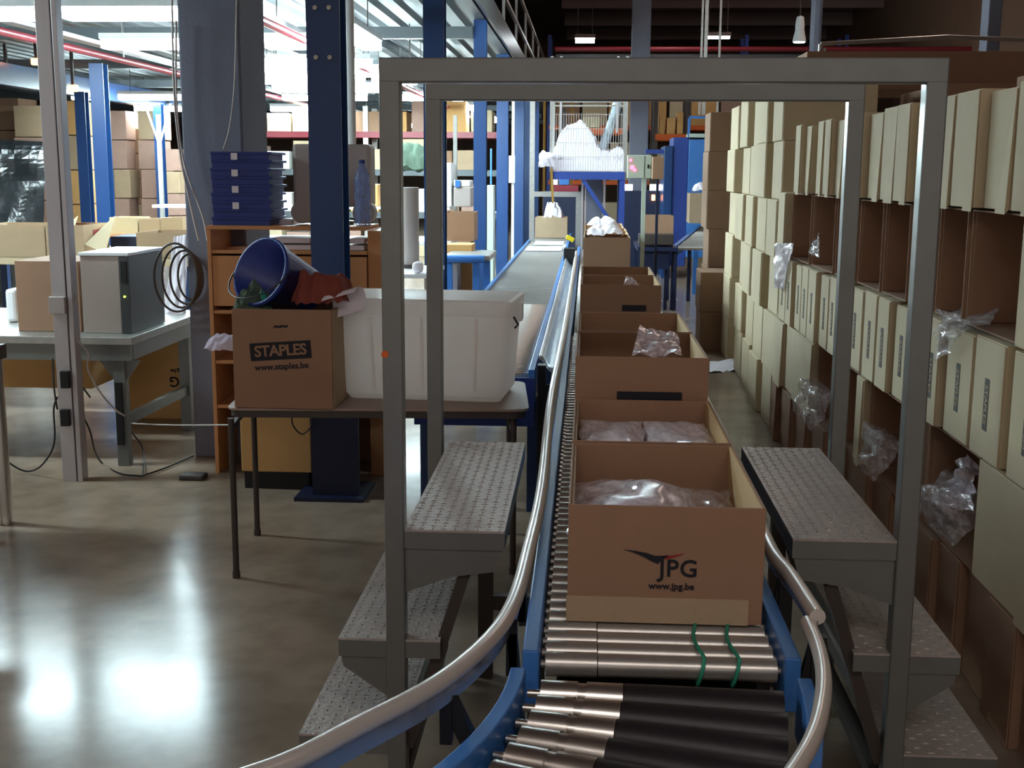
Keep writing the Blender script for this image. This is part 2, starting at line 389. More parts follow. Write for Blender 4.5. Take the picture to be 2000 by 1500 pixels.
def conveyor_carton(name, y0, ln, h, label, logo=None, dx=0, flange=True):
    z0 = ZC+.003; x0, x1 = -.03+dx, .392+dx
    t = thing(name, label, 'box', ((x0+x1)/2, y0, z0), 'open cartons riding on the roller conveyor')
    open_shell(x0, y0, z0, x1, y0+ln, z0+h).build('body', 'cardboard_dark', t, bev=.0015)
    if flange:
        MB().box(x0-.002, y0-.004, z0, x1-.03, y0-.0005, z0+.058).build('bottom_flap', 'cardboard', t)
    MB().box(x0+.007, y0+.007, z0+.012, x0+.012, y0+ln-.007, z0+h-.004).build('inner_flap', 'cardboard', t)
    MB().box(x1-.012, y0+.007, z0+.012, x1-.007, y0+ln-.007, z0+h-.001).build('inner_flap', 'cardboard_lit', t)  # lighter flap paints the left lamps' light onto the right inner wall
    return t
b1 = conveyor_carton('open_carton', 2.51, .60, .262, 'low open brown carton with dark lettering, nearest on the roller conveyor')
jpg_logo(b1, P(1325, 1112, Y=2.5085), .040)
b2 = conveyor_carton('open_carton', 3.14, .60, .262, 'low open carton holding shiny flat packets, second from the near end of the conveyor')
b3 = conveyor_carton('open_carton', 3.79, .60, .39, 'tall open carton with a clear bag sticking up, third from the near end')
b4 = conveyor_carton('open_carton', 4.42, .61, .39, 'tall empty open carton touching the back of the carton with the clear bag')
b5 = conveyor_carton('open_carton', 6.28, .60, .39, 'tall open carton standing behind the gap in the conveyor row')
b6 = conveyor_carton('open_carton', 6.92, .60, .39, 'tall open carton right behind the one after the gap')
for t, y, a0, a1 in ((b3, 3.79, 1205, 1332), (b5, 6.28, 1215, 1262)):
    p0 = P(a0, 775 if t is b3 else 600, Y=y-.005); p1 = P(a1, 768 if t is b3 else 597, Y=y-.005)
    MB().box(p0.x, y-.0055, p1.z-.03, p1.x, y-.001, p1.z+.002).build('printed_label', 'ink', t)
far = [('open carton with white paper on top, first of the distant group on the conveyor', 10.9), ('open carton second in the distant group on the conveyor', 11.54),
       ('open carton third in the distant group on the conveyor', 12.18), ('open carton fourth in the distant group on the conveyor', 12.82), ('farthest open carton in the distant group, white film on it', 13.46)]
for i, (l, y) in enumerate(far): conveyor_carton('open_carton', y, .60, .39, l, dx=.004*(i % 3))
for i, (l, y) in enumerate((('open carton standing just behind the second after the gap', 7.56),)): conveyor_carton('open_carton', y, .60, .30, l)
# crumpled film and packets
def crumple(name, label, cat, c, sx, sy, h, m='film', seed=0, rz=0., tilt=None, n=30, fold=1., group=None, rough=1.):
    c = Vector(c)
    def fn(u, v):
        x = (u-.5)*sx; y = (v-.5)*sy; q = Vector((u*3.1*fold+seed*5.3, v*3.1*fold, seed*2.7))
        e = max(0, 1-(2*abs(u-.5))**4)*max(0, 1-(2*abs(v-.5))**4)
        z = h*(.35+.65*e)*(.75+.55*noise.noise(q*.6))+h*.5*e*abs(noise.noise(q*.9))*rough+h*.16*noise.noise(q*2.2)*rough
        x += .06*sx*noise.noise(q*2+Vector((9, 0, 0))); y += .06*sy*noise.noise(q*2+Vector((0, 9, 0)))
        w_ = Vector((x, y, z))
        if tilt: w_ = Matrix.Rotation(tilt[1], 3, tilt[0]) @ w_
        return c+Matrix.Rotation(rz, 3, 'Z') @ w_
    o = MB().grid(fn, n, n).build(name, m, smooth=True)
    return tag(o, label, cat, group)
crumple('plastic_bag', 'clear plastic bag with white packing inside the nearest low carton', 'bag', (.12, 2.80, .905), .30, .46, .075, 'film_milky', 1, rough=.3)
crumple('plastic_bag', 'flat clear film lying right of the white bag in the nearest carton', 'bag', (.28, 2.80, .90), .19, .46, .05, 'film', 2, rough=.4)
bag_z = .93
crumple('packet', 'glossy wrapped white packet lying left in the second carton', 'packet', (.085, 3.43, .945), .19, .5, .04, 'packet_film', 3, rough=.14)
crumple('packet', 'glossy wrapped white packet lying right in the second carton', 'packet', (.28, 3.43, .945), .19, .5, .04, 'packet_film', 4, rough=.14)
tag(MB().box(-.005, 3.18, .765, .178, 3.70, .95).build('paper_stack', 'paper', bev=.01), 'white paper stack under the left glossy packet in the second carton', 'paper')
tag(MB().box(.185, 3.18, .765, .37, 3.70, .945).build('paper_stack', 'paper', bev=.01), 'white paper stack under the right glossy packet in the second carton', 'paper')
tag(MB().box(.12, 3.22, .952, .33, 3.30, .972).build('brown_strip', 'orange', bev=.004), 'orange-brown strip showing among the packets in the second carton', 'strip')
# standing clear bag in carton 3
def sheet(name, label, cat, corners, m, seed=0, amp=.02, n=22, group=None, thick=0):
    a, b_, c_, d_ = [Vector(x) for x in corners]
    nr = (b_-a).cross(d_-a).normalized()
    def fn(u, v):
        p = a.lerp(b_, u).lerp(d_.lerp(c_, u), v)
        q = Vector((u*3+seed, v*3, seed)); return p+nr*amp*(noise.noise(q)*1.6+.6*noise.noise(q*2.7))
    o = MB().grid(fn, n, n).build(name, m, smooth=True, thick=thick)
    return tag(o, label, cat, group)
sheet('plastic_bag', 'stiff clear bag standing up out of the tall third carton', 'bag', (P(1234, 694, Y=3.83), P(1332, 694, Y=3.85), P(1325, 655, Y=4.05), P(1250, 634, Y=4.05)), 'film_milky', 3, .012)
sheet('plastic_bag', 'small scrap of clear film inside the carton after the gap', 'bag', (P(1218, 556, Y=6.4), P(1250, 556, Y=6.4), P(1232, 541, Y=6.5), P(1222, 540, Y=6.5)), 'film_milky', 8, .01)
crumple('paper', 'crumpled white paper lying on the front cartons of the distant group', 'paper', P(1182, 452, Y=11.3)+Vector((0, 0, -.05)), .32, .42, .14, 'paper', 5)
crumple('paper', 'white film heaped on the farthest carton of the conveyor', 'paper', (.17, 13.7, 1.08), .34, .4, .12, 'paper', 6)
# ------------------------------------------------------------------ step-over stair with two portal frames
YF, YB = 2.94, 3.92
so = thing('step_over_stair', 'grey steel step-over stair with two portal frames straddling the roller conveyor', 'stair', (.18, 3.4, 0))
def zx(px, py, Y): q = P(px, py, Y=Y); return q.x, q.z
for Y, tl, tr, bl, br, w_ in ((YF, (742, 104), (1850, 124), (765, 1380), (1790, 1400), .050), (YB, (832, 150), (1688, 172), (846, 1330), (1655, 1250), .050)):
    xl = zx(tl[0], tl[1], Y)[0]; zt = (zx(tl[0], tl[1], Y)[1]+zx(tr[0], tr[1], Y)[1])/2; xr = zx(tr[0], tr[1], Y)[0]
    MB().box(xl, Y-.025, 0, xl+w_, Y+.025, zt-.001).build('post', 'steel_frame', so, bev=.004)
    MB().box(xr-w_, Y-.025, 0, xr, Y+.025, zt-.001).build('post', 'steel_frame', so, bev=.004)
    MB().box(xl, Y-.0255, zt-.058, xr, Y+.0255, zt).build('cross_beam', 'steel_frame', so, bev=.004)
    if Y == YF: FL, FR = xl, xr
    else: BL, BR = xl, xr
def mir(x, s): return x if s < 0 else (FL+FR)-x
def stepbox(x0, x1, z, s, name='step', y0=YF-.02, y1=YB+.02):
    a, b_ = sorted((mir(x0, s), mir(x1, s)))
    mb = MB().box(a, y0, z-.006, b_, y1, z); nx = int((b_-a)/.028); ny = int((y1-y0)/.026)
    for i in range(nx):
        for j in range(ny):
            cx = a+.014+(b_-a-.028)*i/max(1, nx-1); cy = y0+.012+(y1-y0-.024)*(j+.5*(i % 2)*.0)/(ny-1); w2, h2 = ((.010, .0025) if (i+j) % 2 else (.0025, .009))
            mb.add([(cx-w2, cy-h2, z), (cx+w2, cy-h2, z), (cx+w2, cy+h2, z), (cx-w2, cy+h2, z), (cx, cy, z+.0028)], [(0,1,4),(1,2,4),(2,3,4),(3,0,4)])
    st = mb.build(name, 'checker_plate', so)
    MB().box(a, y0, z-.05, b_, y0+.006, z-.0065).box(a, y1-.006, z-.05, b_, y1, z-.0065).box(a, y0+.006, z-.05, a+.006, y1-.006, z-.0065).box(b_-.006, y0+.006, z-.05, b_, y1-.006, z-.0065).build('edge_lip', 'steel_frame', st)
    return st
for s in (-1, 1):
    stepbox(FL+.05, FL+.305, .825, s, 'platform')
    stepbox(FL-.125, FL+.14, .53, s); stepbox(FL-.235, FL+.03, .26, s)
    for Y in (YF, YB):
        yb0, yb1 = Y-.012, Y+.012
        pl = [(mir(x, s), z) for x, z in ((FL+.05, .775), (FL+.30, .775), (FL+.28, .715), (FL+.17, .70), (FL+.05, .655))]
        MB().prism(pl, yb0, yb1).build('gusset', 'steel_frame', so)
        pl = [(mir(x, s), z) for x, z in ((FL-.12, .48), (FL+.0, .48), (FL+.0, .37), (FL-.115, .45))]
        MB().prism(pl, yb0, yb1).build('gusset', 'steel_frame', so)
    a = (mir(FL+.19, s), 0, .70)
    for Y in (YF+.03, YB-.03):
        MB().bar((mir(FL+.20, s), Y, .70), (mir(FL+.05, s), Y, .22), .03, .05, up=(0,1,0)).build('brace', 'leg_dark', so)
    MB().box(min(mir(FL+.15, s), mir(FL+.20, s)), YB-.02, 0, max(mir(FL+.15, s), mir(FL+.20, s)), YB+.02, .77).build('support_leg', 'leg_dark', so)
    MB().bar((mir(FL+.025, s), YF, .12), (mir(FL+.025, s), YB, .12), .04, .04).build('base_tie', 'leg_dark', so)
MB().bar((FL+.2, YB, .27), (FR-.2, YB, .27), .035, .05).build('base_tie', 'leg_dark', so)
q = P(752, 692, Y=YF-.026)
MB().tube([(q.x, q.y, q.z), (q.x, q.y-.0015, q.z)], .009, 14).build('paint_spot', 'orange', so, label='small orange spot')
# ------------------------------------------------------------------ wall of cartons on the right
def WX(y): return 1.36-.017*y
ROWZ = [(1.608, 2.0), (1.205, 1.603), (.805, 1.20), (.402, .80), (0.0, .397)]
RN = ['top row', 'second row down', 'labelled middle row', 'fourth row down', 'bottom row']
DEP = .56
def closed_carton(x0, y0, y1, z0, z1, label, group, flaps=1, labelprint=False, m='cardboard_pale', rnd=0, dep=DEP, cat='box'):
    t = thing('carton', label, cat, (x0+dep/2, (y0+y1)/2, z0), group)
    MB().box(x0, y0, z0, x0+dep, y1, z1).build('body', m, t, bev=.004)
    if labelprint:
        MB().box(x0-.005, y0+.004, z0+.003, x0-.0005, y1-.02, z1-.004).build('flap', m, t)
        yc = (y0+y1)/2-.005; hh = .17; zc = z0+.18
        MB().box(x0-.0062, yc-.022, zc-hh/2, x0-.0051, yc+.022, zc+hh/2).build('printed_label', 'ink_soft', t)
        text('STAPLES', .036, 'cardboard', t, 'printed_letters', (x0-.0066, yc, zc), (0,0,-1), (0,-1,0), bold=.0004)
    elif flaps:
        w_ = (y1-y0); k = .35+.35*((rnd*37) % 10)/10; e = .010+.008*((rnd*13) % 3)
        zb = z0-(.012 if z0 > .1 else -.003)
        vs = [(x0-.0015, y0+.004, z0+.004), (x0-.0015, y0+k*w_, z0+.004), (x0-.0015, y0+k*w_, z1-.006), (x0-.0015, y0+.004, z1-.006)]
        vs2 = [(x0-e*.6, y0+.004, zb), (x0-.006, y0+k*w_, zb), (x0-.005, y0+k*w_, z1-.006), (x0-.005, y0+.004, z1-.006)]
        MB().add(vs+vs2, [(0,1,2,3),(7,6,5,4),(0,4,5,1),(1,5,6,2),(2,6,7,3),(3,7,4,0)]).build('flap', m, t)
    return t
def lying_open(x0, y0, y1, z0, z1, label, group, dep=.3):
    """an open carton lying on its side, its mouth to the walkway"""
    t = thing('open_carton', label, 'box', (x0+dep/2, (y0+y1)/2, z0), group); k = .005
    MB().box(x0+dep-k, y0, z0, x0+dep, y1, z1).box(x0, y0, z0, x0+dep-k, y1, z0+k).box(x0, y0, z1-k, x0+dep-k, y1, z1).box(x0, y0, z0+k, x0+dep-k, y0+k, z1-k).box(x0, y1-k, z0+k, x0+dep-k, y1, z1-k).build('body', 'cardboard_dark', t)
    MB().box(x0+.01, y1-k-.008, z0+k+.002, x0+dep-.03, y1-k-.002, z1-k-.004).build('inner_flap', 'cardboard_dark', t)
    return t
G = {0: 'cartons in the top row of the carton wall', 1: 'cartons in the second row of the carton wall', 2: 'labelled cartons in the middle row of the carton wall',
     3: 'cartons in the fourth row of the carton wall', 4: 'cartons in the bottom row of the carton wall'}
TOP = [(3.30,3.57),(3.60,3.86),(3.885,4.14),(4.16,4.42),(4.45,4.685),(4.74,4.96),(4.97,5.19),(5.20,5.45),(5.47,5.72),(5.75,5.96),(6.02,6.21),(6.22,6.41),(6.42,6.60),(6.66,6.84),(7.03,7.22),(7.23,7.43)]
for i, (a, b_) in enumerate(TOP):
    closed_carton(WX(a)+.012*((i*7) % 3), a, b_, ROWZ[0][0]+.001, ROWZ[0][1]-.012*((i*5) % 3 == 1), f'pale closed carton in the top row of the carton wall, {ORD[i]} from the near end', G[0], rnd=i)
MID = [(3.40,3.70),(3.77,4.07),(4.09,4.385),(4.41,4.58),(4.60,4.82),(4.85,5.08),(5.10,5.31),(5.34,5.58),(5.62,5.92),(5.95,6.12),(6.13,6.32),(6.35,6.58),(6.60,6.84),(6.86,7.07),(7.09,7.29),(7.31,7.52),(7.54,7.80)]
for i, (a, b_) in enumerate(MID):
    closed_carton(WX(a)+.008*((i*7) % 3), a, b_, ROWZ[2][0]+.001, ROWZ[2][1]-.004-.01*((i*5) % 3 == 1), f'pale carton with a sideways dark label in the middle row, {ORD[i]} from the near end', G[2], rnd=i+3, labelprint=True)
k = 0
for i, (a, b_, op) in enumerate([(3.28,3.72,0),(3.76,4.27,1),(4.29,4.62,1),(4.64,4.98,1),(5.0,5.40,1),(5.42,5.86,1),(5.88,6.36,1),(6.38,6.98,1),(7.0,7.62,1),(7.65,7.93,0)]):
    f = lying_open if op else closed_carton
    l = (f'open brown carton facing the walkway in the second row, {ORD[i-1]} from the near end' if op else
         ('large pale closed carton at the near end of the second row' if i == 0 else 'narrow pale closed carton at the far end of the second row'))
    f(WX(a)+(.0 if not op else .03), a, b_, ROWZ[1][0]+.001, ROWZ[1][1]-.002, l, G[1])
for i, (a, b_, op) in enumerate([(3.30,3.95,0),(3.97,4.56,1),(4.58,4.90,2),(4.92,5.45,1),(5.47,5.62,0),(5.64,5.98,1),(6.0,6.60,1),(6.63,7.49,0),(7.53,8.08,0)]):
    l = {0: 'large pale closed carton at the near end of the fourth row', 1: 'open carton with clear film spilling out beside the near pale carton, fourth row',
         2: 'brown closed carton between two open cartons in the fourth row', 3: 'open carton with a clear bag leaning in it, behind the front posts',
         4: 'narrow pale carton between the open cartons of the fourth row', 5: 'open carton hidden partly by the rear right post, fourth row',
         6: 'open carton with a crumpled clear bag hanging out, fourth row', 7: 'broad pale closed carton past the rear right post, fourth row', 8: 'pale closed carton at the far end of the fourth row'}[i]
    if op == 1: lying_open(WX(a)+.02, a, b_, ROWZ[3][0]+.001, ROWZ[3][1]-.002, l, G[3])
    else: closed_carton(WX(a)+(.10 if op == 2 else 0), a, b_, ROWZ[3][0]+.001, ROWZ[3][1]-.002, l, G[3], m='cardboard_dark' if op == 2 else 'cardboard_pale', flaps=1 if op == 0 else 0, rnd=i)
y = 2.55; i = 0
while y < 8.0:
    wd = (.30, .24, .36, .27)[i % 4]
    closed_carton(WX(y)+.02*((i*5) % 3), y, y+wd, 0.0, .396, f'brown carton on the floor in the bottom row, {ORD[i]} from the near end', G[4], m='cardboard_dark', rnd=i); y += wd+.014; i += 1
# near part of the wall behind the front right post, only the two lowest rows
for i, (a, b_, r_) in enumerate([(2.55, 2.90, 3), (2.92, 3.27, 3)]):
    closed_carton(WX(a)+.03, a, b_, ROWZ[r_][0]+.001, ROWZ[r_][1], ('brown carton closest to the camera in the fourth row' if i == 0 else 'brown carton just before the near pale one, fourth row'), G[3], m='cardboard_dark', rnd=i)
# back layer so that no gap shows through
for i, (a, b_) in enumerate([(3.3, 4.3), (4.32, 5.3), (5.32, 6.3), (6.32, 7.3), (7.32, 7.9)]):
    tag(MB().box(WX(a)+.72, a, 0, WX(a)+1.3, b_, 1.95).build('pallet_load', 'cardboard_dark', bev=.005), f'tall brown load stacked behind the carton wall, {ORD[i]} from the near end', 'pallet load', 'brown loads behind the carton wall')
# film in the wall
crumple('plastic_bag', 'clear film spilling from the open carton beside the near pale one, lower right', 'bag', (WX(4.3)+.07, 4.27, .52), .2, .5, .16, 'film', 11, tilt=('Y', R_(-50)), rough=.5)
sheet('plastic_bag', 'pinkish clear film standing in the mouth of the lower right open carton', 'bag', (P(1812, 985, X=1.3), P(1905, 1000, X=1.3), P(1893, 890, X=1.36), P(1838, 950, X=1.34)), 'film_milky', 12, .05)
sheet('plastic_bag', 'loose clear sheet draped over the top of a labelled carton at right', 'bag', (P(1825, 715, X=1.255), P(1880, 650, X=1.255), P(1895, 628, X=1.27), P(1832, 600, X=1.27)), 'film', 13, .02)
sheet('plastic_bag', 'clear film lying along the top of the two near labelled cartons', 'bag', (P(1832, 640, X=1.262), P(1935, 635, X=1.262), P(1950, 600, X=1.42), P(1835, 598, X=1.42)), 'film', 14, .01)
crumple('plastic_bag', 'crumpled clear bag hanging out past the rear right post', 'bag', (WX(6.3)+.0, 6.32, .50), .22, .5, .16, 'film', 15, tilt=('Y', R_(-60)), rough=.5)
crumple('plastic_bag', 'clear bag leaning in the open carton between the two right posts', 'bag', (WX(5.2)+.04, 5.15, .50), .2, .36, .16, 'film', 16, tilt=('Y', R_(-50)), rough=.5)
sheet('plastic_bag', 'bright clear film hanging over the far labelled cartons', 'bag', (P(1512, 560, X=1.205), P(1527, 565, X=1.205), P(1550, 475, X=1.22), P(1514, 475, X=1.21)), 'film_milky', 17, .02)
sheet('plastic_bag', 'grey triangle of film poking up before the brown open cartons', 'bag', (P(1578, 494, X=1.24), P(1600, 502, X=1.24), P(1600, 455, X=1.30), P(1590, 470, X=1.30)), 'film', 18, .01)
# set-back stacks beyond the wall
def stack(xa, xb, ya, yb, rows, h0, desc, group, m='cardboard_pale', jit=.02, names=None, hh=.385):
    for r_ in range(rows):
        dx = random.uniform(-jit, jit); z0 = h0+r_*(hh+.002)
        t = thing('carton', (f'{desc}, {ORD[r_]} from the floor' if rows > 1 else desc), 'box', ((xa+xb)/2, (ya+yb)/2, z0), group)
        MB().box(xa+dx, ya, z0, xb+dx, yb, z0+hh).build('body', m, t, bev=.004)
        MB().box(xa+dx-.004, ya+.01, z0+.006, xa+dx-.0005, ya+(yb-ya)*.6, z0+hh-.006).build('flap', m, t)
for i, (px, Y, wd) in enumerate(((1530, 8.15, .45), (1504, 8.75, .5), (1480, 9.5, .45), (1462, 10.2, .5), (1440, 11.2, .6))):
    q = P(px, 300, Y=Y)
    stack(q.x, q.x+.6, Y, Y+wd, 6, 0, ['carton in the set-back stack right behind the labelled wall', 'carton in the second set-back stack behind the wall', 'carton in the middle set-back stack behind the wall',
        'carton in the fourth set-back stack behind the wall', 'carton in the last set-back stack before the end column'][i], 'cartons in the set-back stacks', m='cardboard_pale', jit=.03)
q = P(1388, 350, Y=12.4)
stack(q.x, q.x+.42, 12.4, 13.0, 6, 0, 'carton in the end stack by the walkway, dark mark on it', 'cartons in the end stack', m='cardboard_shaded', jit=.03)
stack(q.x-.12, q.x+.30, 11.75, 12.3, 2, 0, 'dark carton of the low stack before the end column', 'cartons in the low stack', m='cardboard_shaded', jit=.02)
tag(MB().box(1.62, 9.4, 2.34, 3.3, 10.4, 2.62).build('large_carton', 'cardboard_dark', bev=.006), 'wide brown carton lying across the top of the set-back stacks', 'box')
tag(MB().box(2.3, 8.2, 0, 3.2, 9.3, 2.30).build('pallet_load', 'cardboard_dark', bev=.006), 'tall dark pallet load behind the set-back stacks', 'pallet load')
tag(MB().box(2.66, 4.2, 0, 3.5, 7.9, 2.32).build('pallet_load', 'cardboard_dark', bev=.006), 'long dark pallet load behind the top of the carton wall', 'pallet load')
sheet('paper_sheet', 'white paper sheet curling up on the floor of the right walkway', 'paper', (P(1386, 727, z=.01), P(1450, 722, z=.01), P(1466, 700, z=.04), P(1386, 706, z=.01)), 'paper', 4, .012)
# ------------------------------------------------------------------ folding table and what stands on it
TZ = .74
tc = P(740, 770, z=TZ)
fl, fr, br_ = P(440, 797, z=TZ), P(1034, 800, z=TZ), P(1012, 738, z=TZ)
dv = br_-Vector((fr.x-.0, fr.y, fr.z)); dep_v = Vector((-.055, .70, 0)); bl = fl+dep_v; br_ = fr+dep_v
tb = thing('folding_table', 'worn grey folding table with thin tube legs left of the stair', 'table', ((fl.x+br_.x)/2, (fl.y+br_.y)/2, 0))
def rounded(cs, r, n=5):
    out = []
    for i, c in enumerate(cs):
        a = (cs[i-1]-c).normalized()*r; b_ = (cs[(i+1) % len(cs)]-c).normalized()*r
        for k in range(n+1):
            t = k/n; out.append((1-t)**2*(c+a)+2*t*(1-t)*c+t*t*(c+b_))
    return out
pl = [(p.x, p.y) for p in rounded([fl, fr, br_, bl], .07)]
MB().prism(pl, TZ-.012, TZ, axis='z').build('table_top', 'table_top', tb, bev=.003)
pl2 = [(tb.location.x+(x-tb.location.x)*.985, tb.location.y+(y-tb.location.y)*.97) for x, y in pl]
MB().prism(pl2, TZ-.042, TZ-.0125, axis='z').build('edge_frame', 'leg_dark', tb)
l1 = P(462, 1128, z=0); l2 = P(503, 1045, z=0)
for a in (l1, l2, Vector((fr.x-.07, fr.y+.06, 0)), Vector((br_.x-.07, br_.y-.06, 0))):
    MB().tube([(a.x, a.y, 0), (a.x, a.y, TZ-.043)], .0135, 12).tube([(a.x, a.y, 0), (a.x, a.y, .03)], .017, 12).build('leg', 'leg_dark', tb, smooth=True)
a = Vector((fr.x-.07, fr.y+.06, 0)); b_ = Vector((br_.x-.07, br_.y-.06, 0))
MB().bar((a.x, a.y, .62), (b_.x, b_.y, .62), .02).build('stretcher', 'leg_dark', tb)
MB().bar((l1.x, l1.y, .66), (l2.x, l2.y, .66), .02).build('stretcher', 'leg_dark', tb)
# cardboard box with the shop lettering
s0 = P(457, 797, z=TZ+.002); s1 = P(650, 800, z=TZ+.002)
s0.y = s1.y = (s0.y+s1.y)/2+.01
sh = P(455, 603, Y=s0.y).z-TZ-.002
sb = thing('open_carton', 'brown open carton with slanted block-letter print, full of odds and ends, on folding table', 'box', ((s0.x+s1.x)/2, s0.y+.16, TZ+.002))
open_shell(s0.x, s0.y, TZ+.002, s1.x, s0.y+.33, TZ+.002+sh).build('body', 'cardboard_dark', sb, bev=.0015)
MB().box(s1.x-.0005, s0.y+.02, TZ+.004, s1.x+.004, s0.y+.31, TZ+sh-.004).build('side_flap', 'cardboard', sb)
yy = s0.y-.0015
c = P(548, 685, Y=yy); tl = R_(4.0); xd = Vector((math.cos(tl), 0, math.sin(tl))); yd = Vector((-math.sin(tl), 0, math.cos(tl)))
hw, hh = .128, .037
vs = [c+xd*(i*hw)+yd*(j*hh)+Vector((0, -.0002*k_, 0)) for k_ in (0, 5) for i, j in ((-1,-1),(1,-1),(1,1),(-1,1))]
MB().add(vs, [(0,1,2,3),(7,6,5,4),(0,4,5,1),(1,5,6,2),(2,6,7,3),(3,7,4,0)]).build('printed_label', 'ink', sb)
text('STAPLES', .064, 'cardboard_dark', sb, 'printed_letters', c+Vector((0, -.0022, 0)), xd, yd, bold=.0016, space=.92)
text('www.staples.be', .036, 'ink', sb, 'printed_address', P(550, 716, Y=yy), xd, yd, bold=.0007)
text('~~', .05, 'ink', sb, 'printed_mark', P(548, 637, Y=yy), xd, yd, bold=.002)
zt = TZ+sh
# bucket lying tilted in the carton
def bucket(name, label, cat, c, axis, h, r0, r1, m):
    t = thing(name, label, cat, c); c = Vector(c); ax = Vector(axis).normalized()
    x = ax.cross(Vector((0, 0, 1))).normalized(); y = x.cross(ax); n = 32
    def ring(d, r): return [c+ax*d+(x*math.cos(2*math.pi*k/n)+y*math.sin(2*math.pi*k/n))*r for k in range(n)]
    prof = [(0, r0), (h, r1), (h, r1+.008), (h-.022, r1+.008), (h-.022, r1+.002), (h-.004, r1-.002), (.006, r0-.004)]
    prof = [(0, r0), (h-.022, r1-.0005), (h-.022, r1+.008), (h, r1+.008), (h, r1-.003), (.006, r0-.004)]
    vs = [v for d, r in prof for v in ring(d, r)]; fs = []
    for i in range(len(prof)-1):
        for k in range(n): fs.append((i*n+k, i*n+(k+1) % n, (i+1)*n+(k+1) % n, (i+1)*n+k))
    fs += [tuple(range(n)), tuple((len(prof)-1)*n+k for k in range(n))]
    o = MB().add(vs, fs).build('body', m, t); o.data.polygons.foreach_set('use_smooth', [len(p.vertices) == 4 for p in o.data.polygons])
    hp = [c+ax*(h-.012)+(x*math.cos(a)*(r1+.014)+(y*math.sin(a)*math.cos(R_(28))-ax*math.sin(a)*math.sin(R_(28)))*(r1+.014)) for a in [R_(180+180*k/20) for k in range(21)]]
    MB().tube(hp, .0035, 8).build('handle', 'dark_plastic', t, smooth=True)
    return t
bc = P(560, 548, Y=s0.y+.20)
bucket('bucket', 'blue round bin tipped on its side, mouth towards the camera, in the printed carton', 'bin', bc+Vector((.055, .10, -.055)), (-.45, -.72, .34), .28, .105, .142, 'bucket_blue')
crumple('cloth', 'reddish brown cloth lump beside the blue bin', 'cloth', P(634, 596, Y=s0.y+.17)+Vector((0, 0, -.02)), .23, .26, .17, 'cloth_red', 21)
crumple('cloth', 'dark green cloth lump left of the blue bin', 'cloth', P(498, 603, Y=s0.y+.10)+Vector((0, 0, -.03)), .16, .14, .12, 'cloth_green', 22)
tag(MB().bar(P(520, 606, Y=s0.y+.05), P(512, 570, Y=s0.y+.09), .02, .01).build('marker', 'teal', bev=.003), 'small teal stick by the green cloth', 'stick')
# curling paper between the carton and the tote
def curl(u, v):
    a = R_(-60+200*u); r = .055
    p = P(655, 585, Y=s0.y+.1)
    return p+Vector((-.03+.13*v+r*.3*math.cos(a), -.04+.05*v+r*math.cos(a), -.035+r*math.sin(a)+.035*v))
tag(MB().grid(curl, 14, 8).build('paper_sheet', 'paper', smooth=True), 'curled white paper sticking out between printed carton and tote', 'paper')
crumple('cloth', 'pale cloth rag hanging out behind the left side of the printed carton', 'cloth', P(446, 690, Y=5.16)+Vector((.02, 0, 0)), .22, .12, .10, 'cloth_white', 23)
# translucent tote
t0 = P(672, 778, z=TZ+.003); t1 = P(983, 788, z=TZ+.003); tdir = (t1-t0); tdir.z = 0; L = tdir.length; tdir.normalize(); tnor = Vector((-tdir.y, tdir.x, 0))
TH = P(1000, 592, Y=t1.y).z-TZ-.003
tt = thing('storage_tote', 'large translucent white plastic tote on the folding table', 'tote', ((t0.x+t1.x)/2, t0.y+.18, TZ+.003))
def tpt(u, d, z, off): return Vector((t0.x, t0.y, TZ+.003))+tdir*(L/2+(u-.5)*(L+2*off))+tnor*(.2+(d-.5)*(.40+2*off))+Vector((0, 0, z))
def rectring(z, off, r=.035, n=4):
    cs = [tpt(u, d, z, off) for u, d in ((0,0),(1,0),(1,1),(0,1))]; return rounded(cs, r, n)
prof = [(.0, -.02), (.025, -.002), (TH-.06, .02), (TH-.058, .032), (TH-.012, .034), (TH-.012, .028), (TH-.05, .014), (.012, -.012)]
rings = [rectring(z, o_) for z, o_ in prof]; n = len(rings[0]); fs = []
for i in range(len(rings)-1):
    for k in range(n): fs.append((i*n+k, i*n+(k+1) % n, (i+1)*n+(k+1) % n, (i+1)*n+k))
fs += [tuple(range(n)), tuple((len(rings)-1)*n+k for k in range(n))]
MB().add([v for r_ in rings for v in r_], fs).build('body', 'tote', tt)
for u in (.2, .5, .82):
    p = tpt(u, 0, .05, .004); q = tpt(u, 0, TH-.07, .021)
    MB().bar(p, q, .012, .006, up=tnor).build('rib', 'tote', tt)
rings = [rectring(z, o_) for z, o_ in ((TH-.011, .036), (TH+.004, .036), (TH+.010, .02))]; fs = []
for i in range(2):
    for k in range(n): fs.append((i*n+k, i*n+(k+1) % n, (i+1)*n+(k+1) % n, (i+1)*n+k))
fs += [tuple(range(n)), tuple(2*n+k for k in range(n))]
MB().add([v for r_ in rings for v in r_], fs).build('lid', 'tote', tt, bev=.002)
p = tpt(1, .5, TH-.05, .04); MB().box(p.x-.004, p.y-.05, p.z-.045, p.x+.016, p.y+.05, p.z+.035).build('clip', 'white_plastic', tt, bev=.004)
p = P(1003, 632, Y=t1.y+.12); MB().tube([p+Vector((0,0,.03)), p+Vector((.02, 0, -.005)), p+Vector((.005, 0, -.02))], .005, 8).build('latch', 'dark_plastic', tt)
